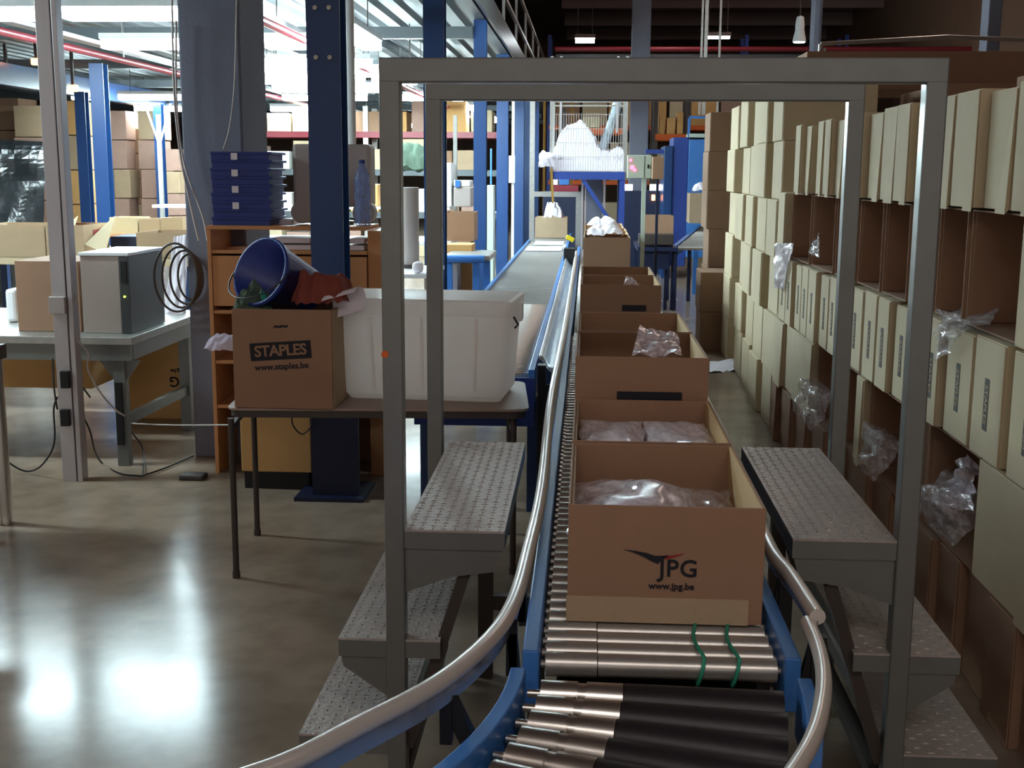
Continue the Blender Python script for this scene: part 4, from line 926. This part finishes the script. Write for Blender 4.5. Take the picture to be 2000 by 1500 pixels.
# dark packing table with roller feed
t = thing('packing_table', 'dark blue packing table with crates beyond the conveyor row', 'table', (1.05, 15.6, 0))
a = P(1244, 478, Y=15.4); c = P(1322, 478, Y=15.4); zt = .80
MB().box(a.x, 15.2, zt-.05, c.x, 16.6, zt).build('table_top', 'navy', t)
MB().box(a.x+.03, 15.25, zt-.28, c.x-.1, 15.3, zt-.051).build('apron', 'navy', t)
for px, Y in ((1300, 15.3), (1313, 15.3), (1318, 15.25)):
    x = P(px, 560, Y=Y).x; MB().box(x-.02, Y, 0, x+.02, Y+.04, zt-.051).build('leg', 'navy', t)
for x in (a.x+.03, c.x-.03): MB().box(x-.02, 16.5, 0, x+.02, 16.54, zt-.051).build('leg', 'navy', t)
def ocart(label, x0, y0, x1, y1, Y, dep, m='cardboard', group=None, z=None):
    a = P(x0, y1, Y=Y); c = P(x1, y0, Y=Y); zz = z if z is not None else a.z
    t = thing('open_carton', label, 'box', ((a.x+c.x)/2, Y, zz), group)
    open_shell(a.x, Y, zz, c.x, Y+dep, c.z).build('body', m, t); return t
ocart('brown open carton standing on the dark packing table', 1257, 422, 1316, 463, 15.6, .5, 'cardboard_dark', z=.802)
pb('bottle_crate', 'dark shallow crate at the front of the packing table', 'crate', 1248, 458, 1316, 478, 15.25, .3, 'leg_dark')
t = thing('roller_feed', 'sloping blue roller feed right of the packing table', 'conveyor', (1.8, 16, 0))
a = P(1318, 490, Y=15.6); c = P(1378, 440, Y=18.5)
for off, nm in ((0, 'side_frame'), (.42, 'side_frame')):
    MB().bar(a+Vector((off, 0, 0)), c+Vector((off, 0, 0)), .05, .14).build(nm, 'conveyor_blue', t)
b = MB()
for k in range(22):
    p = a.lerp(c, (k+.5)/22); b.tube([p+Vector((.03, 0, .03)), p+Vector((.39, 0, .03))], .03, 8)
b.build('rollers', 'roller_steel', t)
for px, Y, w_ in ((1346, 16.4, .05), (1358, 17.4, .07)):
    x = P(px, 520, Y=Y).x; MB().box(x-w_/2, Y, 0, x+w_/2, Y+.05, .78).build('leg', 'conveyor_blue' if w_ > .06 else 'navy', t)
ocart('brown carton on the roller feed with a white bag on top', 1346, 378, 1384, 436, 17.2, .5)
crumple('plastic_bag', 'white bag on top of the roller feed carton', 'bag', P(1373, 378, Y=17.4), .3, .35, .14, 'foam', 43)
# racks in the far background
def rack(label, xa, xb, Y, levels, m_up, hts, dep=1.0, top=None, mb='orange'):
    t = thing('pallet_rack', label, 'rack', ((xa+xb)/2, Y, 0)); n = max(1, round((xb-xa)/2.7))
    for i in range(n+1):
        x = xa+(xb-xa)*i/n
        for y in (Y, Y+dep): MB().box(x-.05, y-.04, 0, x+.05, y+.04, (top or levels[-1]+1.2)).build('upright', m_up, t)
    for z in levels:
        for y in (Y, Y+dep): MB().box(xa, y-.055, z-.12, xb, y-.041, z).build('beam', mb if z == levels[-1] or mb == 'orange' else 'deck_beam', t)
        MB().box(xa+.06, Y-.03, z-.02, xb-.06, Y+dep+.03, z).build('shelf_deck', 'galvanised', t)
    return t
RK = [('cardboard', 'brown'), ('cardboard_dark', 'dark brown'), ('cardboard_yellow', 'orange-brown'), ('cardboard_pink', 'pinkish'), ('cardboard_pale', 'pale')]
def fill(levels, xa, xb, Y, wr, hr, where, group, seed, gap=.04, lvn=None, mats=None):
    rnd = random.Random(seed)
    for li, z in enumerate(levels):
        x = xa+.1; k = 0
        while x < xb-.3 and k < 19:
            w_ = rnd.uniform(*wr); h = rnd.uniform(*hr)
            if x+w_ > xb-.05: break
            m, cn = rnd.choice(mats or RK)
            tag(MB().box(x, Y+.06+.1*rnd.random(), z+.002, x+w_, Y+.85, z+h).build('carton', m, bev=.008), f'{cn} carton, {lvn[li]} of {where}, {ORD[k]} from the left', 'box', group)
            x += w_+gap+rnd.random()*.08; k += 1
rack('far orange-beamed pallet rack behind the foam hopper', -1.1, 6.9, 34, [1.5, 3.0, 4.4], 'deep_blue', 1, top=5.4)
fill([.0, 1.5, 3.0], -1.2, 6.9, 34, (.5, .9), (.7, 1.1), 'the rack behind the hopper', 'cartons on the far pallet rack', 3, lvn=['floor level', 'first level', 'second level'])
rack('orange rack with three cartons above the blue machine', P(1280, 250, Y=26).x, P(1344, 250, Y=26).x, 26, [P(1300, 262, Y=26).z-.0], 'leg_dark', 1, top=3.3)
zr = P(1300, 262, Y=26).z
for i, (x0_, x1_, y0_) in enumerate(((1286, 1299, 224), (1302, 1319, 230), (1322, 1335, 219))):
    a = P(x0_, 260, Y=26); c = P(x1_, y0_, Y=26)
    tag(MB().box(a.x, 26, zr+.002, c.x, 26.5, c.z).build('carton', 'cardboard_yellow', bev=.01), f'{["left", "middle", "right"][i]} orange-tan carton of the three above the blue machine', 'box', 'orange-tan cartons on the small rack')
pb('tool_board', 'yellow framed panel seen high behind the rear cross beam', 'board', 1062, 148, 1124, 178, 29.7, .04, 'cardboard_dark')
for i, px in enumerate((1064, 1078, 1094, 1118)):
    a = P(px, 200, Y=29.8); tag(MB().box(a.x-.03, 29.75, 0, a.x+.03, 29.8, P(px, 145, Y=29.8).z).build('yellow_post', 'dull_yellow', bev=.005), f'thin yellow upright far behind the hopper, {ORD[i]} from the left', 'post', 'yellow uprights behind the hopper')
pb('crate', 'pale yellow crate on a shelf seen through the hopper frame', 'crate', 1138, 228, 1172, 249, 25, .4, 'cardboard_pale', floor=False)
t = rack('small rack carrying the pale crate behind the hopper', P(1100, 260, Y=25).x, P(1215, 260, Y=25).x, 25, [P(1150, 250, Y=25).z-.005], 'leg_dark', 1, top=3.0)
pb('lit_window', 'small bright window far behind the control box pole', 'window', 1269, 360, 1289, 372, 21, .04, 'window_glow')  # glowing panels added here for lit windows of the far wall
pb('lit_window', 'small bright window left of the control box pole', 'window', 1219, 360, 1236, 372, 21, .04, 'window_glow')
pb('desk', 'dark desk under the bright windows beyond the conveyor row', 'desk', 1216, 373, 1292, 420, 20.9, .6, 'navy', floor=True)
p = P(1276, 386, Y=20.85); tag(MB().box(p.x-.03, 20.84, p.z-.05, p.x+.03, 20.88, p.z+.05).build('warm_lamp', 'led_orange', bev=.01), 'small orange lamp on the front of the dark desk', 'lamp')
pb('desk', 'dark low desk seen through the hopper stand', 'desk', 1060, 375, 1140, 430, 20.8, .8, 'navy', floor=True)
pb('red_crate', 'dark red crates below the hopper beam', 'crate', 1082, 362, 1130, 374.5, 21, .4, 'red_pipe')
pb('blue_bundle', 'light blue bundle on the red crates below the hopper', 'bundle', 1092, 348, 1112, 361, 21.1, .3, 'conveyor_blue')
pb('white_bundle', 'white package on the red crates below the hopper', 'package', 1079, 351, 1090, 361, 21.1, .3, 'paper')
p0 = P(1077, 330, Y=15.955); p1 = P(1080, 395, Y=15.955)
tag(MB().bar(p0, p1, .03).build('hook_rod', 'dull_yellow'), 'yellow rod hanging at the left of the hopper stand', 'rod')
# pale cage frame above the carton wall
t = thing('cage_frame', 'thin pale tube frame rising behind the carton wall at upper right', 'frame', (2.4, 9.5, 0))
YC = 9.45
a = P(1603, 86, Y=YC); c = P(1850, 72, Y=YC); d = P(2060, 80, Y=YC)
MB().tube([(a.x, YC, 0), a], .018, 8).build('post', 'galvanised', t); MB().tube([(a.x+.035, YC, 0), a+Vector((.035, 0, -.03))], .014, 8).build('post', 'galvanised', t)
MB().tube([a, c], .016, 8).tube([c, d], .016, 8).build('top_tube', 'galvanised', t)
MB().tube([(d.x, YC, 0), d], .018, 8).build('post', 'galvanised', t)
pb('concrete_column', 'dark concrete column above the middle of the carton wall', 'column', 1584, 0, 1603, 190, 18, .3, 'concrete', floor=True).scale.z = 1
for i, (px, Y) in enumerate(((1586, 18.5), (1926, 13.0))):
    a = P(px, 100, Y=Y); c = P(px+(17 if i == 0 else 26), 100, Y=Y)
    tag(MB().box(a.x, Y, 0, c.x, Y+.25, 7.15).build('roof_column', 'concrete', bev=.01), ['tall dark roof column rising above the middle of the carton wall', 'tall grey roof column at the upper right'][i], 'column')
for i, (px, w_) in enumerate(((1367, .03), (1375, .05), (1402, .03))):
    a = P(px, 200, Y=19); tag(MB().box(a.x-w_/2, 19, 2.6, a.x+w_/2, 19.03, 7.18).build('hanging_rod', 'galvanised'), f'thin vertical rod hanging from the roof above the blue machine, {ORD[i]} from the left', 'rod', 'rods hanging above the blue machine')
# roof pipe, beams and lamps
a = P(1060, 96, Y=30); c = P(1900, 100, Y=30)
tag(MB().tube([(a.x+.3, 30, a.z), (c.x, 30, a.z)], .055, 12).build('sprinkler_pipe', 'red_pipe', smooth=True), 'long red pipe running across under the dark roof', 'pipe')
tag(MB().box(a.x+.3, 30.4, a.z-.25, c.x, 30.6, a.z-.08).build('cable_tray', 'deck_beam'), 'grey cable tray under the long red roof pipe', 'tray')
b = MB()
for i in range(9):
    y = 12+4.5*i; tag(MB().box(-.9, y, 6.75, 8.98, y+.25, 7.19).build('roof_beam', 'roof'), f'dark roof beam over the right hall, {ORD[i]} from the camera', 'beam', 'dark beams under the roof')
for nm, x0_, y0_, x1_, y1_, m, l in (('strip_lamp', 1124, 74, 1161, 83, 'lamp_far', 'bright white strip lamp under the roof above the hopper'), ('strip_lamp', 1380, 70, 1426, 75, 'lamp_body', 'dim long strip lamp under the roof above the blue machine')):
    a = P(x0_, y1_, Y=28); c = P(x1_, y0_, Y=28); t = thing(nm, l, 'lamp', ((a.x+c.x)/2, 28, a.z))
    MB().box(a.x, 28, a.z, c.x, 28.15, c.z).build('tube', m if m == 'lamp_far' else 'window_glow', t); MB().box(a.x-.02, 27.99, c.z+.001, c.x+.02, 28.2, c.z+.08).build('body', 'roof', t)
    for x in (a.x+.05, c.x-.05): MB().bar((x, 28.1, c.z+.08), (x, 28.1, 7.15), .015).build('hanger', 'leg_dark', t)
def highbay(x, y, z, label, m='fill_warm', r=.22, grp=None):
    t = thing('high_bay_lamp', label, 'lamp', (x, y, z), grp)
    lathe([(r, 0), (r+.01, .01), (r*.7, .2), (.08, .28), (.06, .42), (.02, .44)], (x, y, z), 24).build('reflector', 'lamp_body', t, smooth=True)
    lathe([(r-.015, -.012), (r-.015, -.002)], (x, y, z), 24).build('lens', m, t)
    MB().bar((x, y, z+.44), (x, y, 7.18), .015).build('hanger', 'leg_dark', t); return t
p = P(1561, 82, Y=22)
highbay(p.x, 22, p.z, 'small bright round lamp under the roof above the carton wall', 'lamp_far', .11)
for i, (x, y) in enumerate(((2.4, -3.0), (-1.2, -4.2), (-5, -2.0), (4.6, 1.5))):  # unseen lamps added as warm fill
    highbay(x, y, 5.9, f'added warm fill lamp behind the camera, {ORD[i]} from the right' if i < 3 else 'added warm fill lamp high over the carton wall', 'fill_warm', .42 if i != 3 else .2)
for i, (x, y, z) in enumerate(((3.6, 13.0, 6.0), (5.2, 21.0, 6.1), (2.0, 29.0, 6.35))):  # unseen globes added to lift the dark roof
    t = thing('fill_globe', f'added warm fill globe over the right hall, {ORD[i]} from the camera', 'lamp', (x, y, z), 'added fill globes')
    lathe([(.06, -.3), (.2, -.22), (.27, -.05), (.22, .12), (.08, .2)], (x, y, z), 20).build('globe', 'fill_globe_glow', t, smooth=True)
    MB().bar((x, y, z+.2), (x, y, 7.19), .04).build('hanger', 'leg_dark', t)
t = thing('fill_strip', 'added fill strip out of view over the far part of the conveyor', 'lamp', (.6, 13.8, 4.5))  # added out of view to brighten hopper foam and carton tops
MB().box(-.3, 13.8, 4.45, 1.5, 14.0, 4.5).build('tube', 'lamp_tube', t)
MB().box(-.32, 13.78, 4.501, 1.52, 14.02, 4.56).build('body', 'lamp_body', t)
for x in (-.1, 1.3): MB().bar((x, 13.9, 4.56), (x, 13.9, 7.19), .012).build('hanger', 'leg_dark', t)
t = thing('fill_strip', 'added fill strip above the near bend, behind the camera', 'lamp', (.4, -1.6, 4.6))  # added unseen for bright lines on the rollers and front fill
MB().box(-1.6, -1.7, 4.55, 2.4, -1.5, 4.6).build('tube', 'fill_near', t)
MB().box(-1.62, -1.72, 4.601, 2.42, -1.48, 4.66).build('body', 'lamp_body', t)
for x in (-1.2, 2.0): MB().bar((x, -1.6, 4.66), (x, -1.6, 7.19), .012).build('hanger', 'leg_dark', t)
# ------------------------------------------------------------------ mezzanine
mz = thing('mezzanine', 'steel mezzanine deck with ribbed underside above the left half of the hall', 'mezzanine', (-6, 20, 3.5))
EX = -1.22
def ribs(b):
    x = -15
    prof = []
    while x < EX-.1:
        prof += [(x, 3.62), (x+.10, 3.62), (x+.14, 3.56), (x+.24, 3.56)]; x += .28
    n = len(prof); vs = [(p[0], y, p[1]) for y in (4.4, 46) for p in prof]
    return b.add(vs, [(i, i+1, n+i+1, n+i) for i in range(n-1)])
ribs(MB()).build('deck_plate', 'deck', mz, thick=.004)
MB().box(-15, 4.4, 3.63, EX, 46, 3.72).build('deck_floor', 'deck_beam', mz)
def ibeam(x, y0, y1, z0, z1, w_=.12):
    return MB().box(x-w_/2, y0, z0, x+w_/2, y1, z0+.015).box(x-w_/2, y0, z1-.015, x+w_/2, y1, z1).box(x-.006, y0, z0+.015, x+.006, y1, z1-.015)
for x, z0 in ((EX-.08, 3.485), (-2.9, 3.4), (-4.3, 3.4), (-7.1, 3.4), (-9.9, 3.4), (-12.6, 3.4)):
    ibeam(x, 4.4, 46, z0, 3.555).build('main_beam', 'deck_beam', mz)
for y in (6.25, 10.4, 14.6, 18.8, 23.0, 27.2, 31.5, 36, 40):
    MB().box(-15, y-.05, 3.26, EX-.16, y+.05, 3.395).build('cross_beam', 'deck_beam', mz)
MB().box(EX, 4.4, 3.50, EX+.03, 46, 3.80).build('edge_plate', 'steel_frame', mz)
for z in (4.15, 4.7): MB().bar((EX, 4.4, z), (EX, 46, z), .05).build('hand_rail', 'galvanised', mz)
for i in range(14):
    MB().box(EX-.02, 5.5+3*i, 3.73, EX+.02, 5.54+3*i, 4.7).build('rail_post', 'galvanised', mz)
tag(MB().box(-8.68, 12, 2.93, -8.52, 40, 3.25).build('support_beam', 'column_blue', bev=.004), 'blue steel beam running away under the far left of the mezzanine', 'beam')
for i, (x, z, l) in enumerate(((-5.55, 3.0, 'red sprinkler pipe under the mezzanine at the left, passing the broad blue column'), (-2.84, 3.0, 'red sprinkler pipe under the mezzanine, seen right of the concrete column'))):
    t = thing('sprinkler_pipe', l, 'pipe', (x, 12, z)); MB().tube([(x, 5, z), (x, 44, z)], .04, 12).build('pipe_run', 'red_pipe', t, smooth=True)
    for k in range(9): MB().bar((x, 6.5+4*k, z+.04), (x, 6.5+4*k, 3.55), .014).build('hanger', 'galvanised', t)
for i, (x, z, w_) in enumerate(((-5.9, 3.18, .16), (-3.15, 3.15, .18))):
    tag(MB().box(x-w_/2, 5, z, x+w_/2, 44, z+.05).build('cable_tray', 'alu'), ['pale cable tray beside the left red pipe', 'pale cable tray beside the right red pipe'][i], 'tray')
def strip(x0_, x1_, y0_, y1_, z, label, grp):
    t = thing('strip_lamp', label, 'lamp', ((x0_+x1_)/2, (y0_+y1_)/2, z), grp)
    MB().box(x0_+.01, y0_+.01, z-.06, x1_-.01, y1_-.01, z+.035).build('tube', 'lamp_tube', t, bev=.012)
    MB().box(x0_, y0_, z+.036, x1_, y1_, z+.09).build('body', 'lamp_body', t)
    for k in (.15, .85):
        x = x0_+(x1_-x0_)*(k if x1_-x0_ > y1_-y0_ else .5); y = y0_+(y1_-y0_)*(k if x1_-x0_ < y1_-y0_ else .5)
        MB().bar((x, y, z+.09), (x, y, 3.59), .01).build('hanger', 'leg_dark', t)
rows = [(5.9, 3.0, [(-5.6, -4.1), (-7.4, -5.9)]), (10.0, 3.0, [(-4.35, -2.95), (-6.0, -4.55), (-7.7, -6.2)]), (12.4, 3.0, [(-5.0, -3.55), (-3.3, -2.5)]), (14.6, 3.0, [(-4.1, -2.6)]), (16.0, 3.0, [(-4.4, -2.7)]), (17.4, 3.0, [(-4.7, -3.2), (-3.1, -2.45)]),
        (19.2, 3.0, [(-5.0, -3.2)]), (21.4, 3.0, [(-9.2, -8.75), (-8.35, -6.95), (-5.4, -3.9), (-3.6, -2.3)]), (24.4, 2.95, [(-9.2, -7.8), (-6.4, -4.9)]), (33, 2.95, [(-9.0, -7.4), (-5.8, -4.2)])]
k = 0
for ri, (Y, z, xs) in enumerate(rows):
    for xi, (a, c) in enumerate(xs):
        pos = ['rightmost', 'next one left', 'third towards the left', 'far left'][xi] if xs[0][0] > xs[-1][0] or len(xs) == 1 else ['leftmost', 'second from the left', 'third from the left', 'rightmost'][xi]
        strip(a, c, Y, Y+.22, z, f'strip lamp hung across under the mezzanine, {ORD[ri]} row away, {pos}', 'strip lamps hung across under the mezzanine')
for i, Y in enumerate((11.2, 15.7, 20.2, 24.6, 29.5)):
    xx = P((700, 811, 885, 932, 962)[i], 200, Y=Y+.7).x
    strip(xx-.11, xx+.11, Y, Y+1.5, 3.0, f'strip lamp lying along the column row, {ORD[i]} from the camera', 'strip lamps along the column row')
for i, (px, py) in enumerate(((10, 151), (68, 120), (140, 172))):
    p = P(px, py, Y=18); t = thing('orange_light', f'small orange signal light under the far left deck, {ORD[i]} from the left', 'light', (p.x, 18, p.z)); MB().box(p.x-.07, 18, p.z-.05, p.x+.07, 18.1, p.z+.05).build('lens', 'led_orange', t, bev=.02); MB().box(p.x-.02, 18.03, p.z+.051, p.x+.02, 18.07, 3.59).build('stem', 'leg_dark', t)
# ------------------------------------------------------------------ left background
t = thing('packing_bench', 'steel packing bench with open cartons behind the computer', 'bench', (-4.8, 9.5, 0))
zb = P(100, 503, Y=9.1).z
MB().box(-7.4, 9.0, zb-.05, -2.95, 10.6, zb).build('bench_top', 'cardboard_pale', t, bev=.004)
for x in (-7.2, -5.2, -3.05):
    for y in (9.1, 10.5): MB().box(x-.03, y-.03, 0, x+.03, y+.03, zb-.051).build('leg', 'column_blue', t)
for i, (x0_, x1_, y0_, m, l) in enumerate(((-40, 86, 440, 'cardboard', 'open carton at the left margin on the packing bench'), (92, 162, 440, 'cardboard', 'open carton with a pale flap and red inside on the packing bench'), (268, 362, 455, 'cardboard', 'brown open carton left of the concrete column on the packing bench'))):
    q = ocart(l, x0_, y0_, x1_, 502, 9.12, .5, m, z=zb+.002)
    if i < 2:
        c = P(x1_, y0_, Y=9.12)
        MB().add([(c.x+.001, 9.13, zb+.1), (c.x+.13, 9.2, zb+.03), (c.x+.11, 9.5, c.z+.06), (c.x+.001, 9.6, c.z)], [(0,1,2,3)]).build('side_flap', 'cardboard_pale', q, thick=.006)
a = P(110, 470, Y=9.3); tag(MB().box(a.x, 9.3, zb+.01, a.x+.3, 9.5, P(100, 448, Y=9.3).z).build('red_folder', 'red_pipe'), 'red folder inside the open carton beside the aluminium post', 'folder')
pb('dark_bin', 'dark blue tray on the packing bench right of the broad blue column', 'tray', 216, 462, 266, 488, 9.6, .4, 'navy')
t = thing('bench_shelf', 'raised pale shelf with small cartons above the packing bench', 'shelf', (-4, 10.3, zb))
a = P(212, 458, Y=10.2); c = P(362, 453, Y=10.2)
MB().box(a.x-1.0, 10.2, a.z-.03, c.x, 10.55, a.z).build('shelf_board', 'wood', t)
for x in (a.x-.9, c.x-.05): MB().box(x, 10.45, zb+.002, x+.04, 10.5, a.z-.031).build('shelf_post', 'galvanised', t)
for i, (x0_, x1_, y0_, m, l) in enumerate(((215, 268, 425, 'cardboard_pale', 'pale open carton on the raised shelf behind the broad blue column'), (272, 312, 428, 'cardboard', 'brown carton on the raised shelf, second from the left'), (314, 356, 426, 'cardboard', 'brown carton on the raised shelf next to the concrete column'))):
    ocart(l, x0_, y0_, x1_, 455, 10.22, .3, m, z=a.z+.002)
q = P(345, 500, Y=8.9)
sheet('paper_sheet', 'white sheet standing against the concrete column behind the computer', 'paper', (P(318, 626, Y=7.9), P(362, 626, Y=7.9), P(366, 458, Y=8.0), P(340, 462, Y=8.0)), 'paper', 3, .02, thick=.004)
# black wrapped pallet
def blk(u, v):
    x = -8.6+2.0*u; z = 2.05*v
    return Vector((x, 13.5+.25*noise.noise(Vector((u*4, v*4, 2)))+.8*(abs(u-.5)*2)**4+.5*v**4, z))
tag(MB().grid(blk, 40, 40).build('wrapped_pallet', 'black_film', smooth=False, thick=.02), 'pallet load wrapped in shiny black film at the left margin', 'pallet load')
# pallet stacks far left
k = 0
for si, (x0_, x1_, Y, top, m, desc) in enumerate(((36, 92, 22, 205, 'cardboard_pink', 'far stack right above the black pallet'), (96, 148, 20, 195, 'cardboard_yellow', 'far stack left of the slim blue column'), (222, 245, 24, 215, 'cardboard_pink', 'narrow far stack right of the broad column'),
        (247, 275, 24.5, 250, 'cardboard_dark', 'darker far stack right of the broad column'), (276, 305, 24, 215, 'cardboard_pink', 'far stack left of the forked column'), (322, 346, 23, 290, 'cardboard_pink', 'low far stack right of the forked column'),
        (-30, 34, 23, 190, 'cardboard_dark', 'far stack at the left margin'), (150, 176, 25, 230, 'leg_dark', 'dark far stack behind the slim blue column'))):
    a = P(x0_, 400, Y=Y); c = P(x1_, top, Y=Y); n = 5; h = c.z/n
    for i in range(n):
        dx = random.uniform(-.03, .03); mm = m if (i+si) % 4 else 'cardboard'
        tag(MB().box(a.x+dx, Y, i*h+.002, c.x+dx, Y+.8, (i+1)*h-.012).build('carton', mm, bev=.01), f'carton in the {desc}, {ORD[i]} from the floor', 'box', 'far cartons under the mezzanine')
# ------------------------------------------------------------------ middle background between the columns
rack('rack of cartons far behind the blue columns', -7.2, -1.75, 24.5, [.9, 1.75, 2.5], 'galvanised', 1, top=3.0, mb='red_pipe')
fill([0, .9, 1.75, 2.5], -7.2, -1.75, 24.5, (.35, .6), (.35, .62), 'the rack behind the blue columns', 'cartons on the rack behind the columns', 8, lvn=['floor level', 'first level', 'second level', 'top level'], mats=RK+[('white_plastic', 'white'), ('cardboard_pale', 'light')])
t = thing('packing_bench', 'white-topped packing bench behind the rear left post', 'bench', (-2.4, 12.5, 0))
zb2 = P(900, 472, Y=12.0).z
MB().box(-4.6, 12.0, zb2-.04, -1.35, 12.9, zb2).build('bench_top', 'white_plastic', t, bev=.004)
for x in (-4.5, -3.0, -1.42):
    for y in (12.05, 12.8): MB().box(x-.03, y-.03, 0, x+.03, y+.03, zb2-.041).build('leg', 'galvanised', t)
for x in (-4.6, -1.42): MB().box(x, 12.84, zb2+.001, x+.04, 12.88, 2.3).build('shelf_post', 'galvanised', t)
zs = P(900, 404, Y=12.6).z; MB().box(-4.56, 12.5, zs-.03, -1.42, 12.83, zs).build('upper_shelf', 'white_plastic', t)
q = ocart('dark open carton on the white packing bench between post and third column', 868, 415, 926, 470, 12.05, .4, 'cardboard_dark', z=zb2+.002)
pb('carton', 'flat yellowish carton in front of the dark one on the white bench', 'box', 868, 478, 922, 492, 11.6, .35, 'cardboard_yellow', floor=True)
for (x0_, y0_, x1_, y1_, m, nm, l, c) in ((866, 318, 882, 402, 'white_plastic', 'white_cabinet', 'slim white cabinet on the upper shelf beside the rear left post', 'cabinet'), (886, 352, 919, 364, 'white_plastic', 'white_tray', 'white tray with a blue tag on the upper shelf', 'tray'),
        (886, 366, 920, 402, 'grey_plastic', 'wire_basket', 'pale grey basket on the upper shelf', 'basket'), (784, 372, 800, 402, 'foam', 'foam_roll', 'white foam piece on the upper shelf', 'foam'), (728, 360, 738, 402, 'cardboard_yellow', 'carton', 'small yellow carton on the upper shelf beside the front left post', 'box')):
    a = P(x0_, y1_, Y=12.52); cc = P(x1_, y0_, Y=12.52)
    tag(MB().box(a.x, 12.52, a.z if nm == 'white_tray' else zs+.002, cc.x, 12.8, cc.z).build(nm, m, bev=.01), l, c)
a = P(889, 356, Y=12.5); tag(MB().box(a.x, 12.505, a.z-.05, a.x+.05, 12.517, a.z+.02).build('blue_tag', 'conveyor_blue'), 'small blue tag on the white tray', 'tag')
q0 = P(801, 498, Y=9.8); r = .075
t = thing('film_roll', 'tall grey-white roll of film standing between the left gantry posts', 'roll', (q0.x, 9.8, 0))
zst = P(815, 535, Y=9.2).z
MB().tube([(q0.x, 9.8, zst+.03), (q0.x, 9.8, P(801, 366, Y=9.8).z)], r, 24).build('roll_body', 'grey_plastic', t, smooth=True)
MB().tube([(q0.x, 9.8, zst+.001), (q0.x, 9.8, zst+.029)], .1, 20).build('roll_foot', 'leg_dark', t)
t2 = thing('side_table', 'small pale side table carrying the standing roll between the left posts', 'table', (q0.x, 9.5, 0))
MB().box(q0.x-.25, 9.15, zst-.03, q0.x+.25, 10.05, zst).build('table_top', 'white_plastic', t2)
for sx in (-.22, .2):
    for yy in (9.17, 10.0): MB().box(q0.x+sx, yy, 0, q0.x+sx+.03, yy+.03, zst-.031).build('leg', 'galvanised', t2)
crumple('plastic_bag', 'white film bunched at the left of the standing roll', 'bag', P(786, 470, Y=10.0)+Vector((0, 0, -.1)), .16, .2, .3, 'foam', 51)
crumple('cloth', 'dark bundle high between the two left gantry posts', 'bundle', P(803, 345, Y=12.6), .55, .3, .3, 'cloth_green', 52)
pb('white_package', 'small white package near the foot of the standing roll', 'package', 804, 512, 824, 534.6, 9.2, .12, 'paper', bev=.03)
# blue trolley
t = thing('trolley', 'small blue tube trolley between the rear left post and the return conveyor', 'trolley', (-1.2, 11.0, 0))
a = P(866, 505, Y=11.0); c = P(957, 492, Y=11.0)
MB().box(a.x, 11.0, a.z-.02, c.x, 11.8, a.z+.03).build('tray', 'galvanised', t, bev=.01)
MB().tube([(a.x, 10.97, a.z), (c.x-.05, 10.97, a.z)], .035, 12).build('front_tube', 'conveyor_blue', t, smooth=True)
for x in (c.x-.13, c.x-.03, a.x+.05): MB().box(x-.03, 11.0, 0, x+.03, 11.06, a.z-.021).build('leg', 'conveyor_blue', t)
pb('grey_cabinet', 'grey low cabinet under the blue trolley tray', 'cabinet', 864, 514, 894, 580, 11.2, .4, 'pc_side', floor=True)
pb('pale_cabinet', 'pale cabinet between the third and fourth blue columns', 'cabinet', 950, 362, 964, 410, 16, .3, 'control_box', floor=True)
a = P(994, 357, Y=17.5); c = P(1006, 304, Y=17.5); t = thing('sign_post', 'thin white post with a small white panel beside the fourth blue column', 'post', (c.x, 17.5, 0))
MB().box(a.x, 17.46, a.z, c.x, 17.499, c.z).build('panel', 'white_plastic', t); MB().box(c.x-.05, 17.5, 0, c.x-.01, 17.54, P(1000, 195, Y=17.5).z).build('pole', 'pipe_white', t)
pb('pale_post', 'pale post left of the fourth blue column', 'post', 957, 290, 961, 430, 17.6, .04, 'conveyor_blue', floor=True)
pb('paper_stack', 'white papers on the shelf unit beside the blue crates', 'paper', 540, 428, 570, 440, 6.85, .2, 'paper', bev=.003)
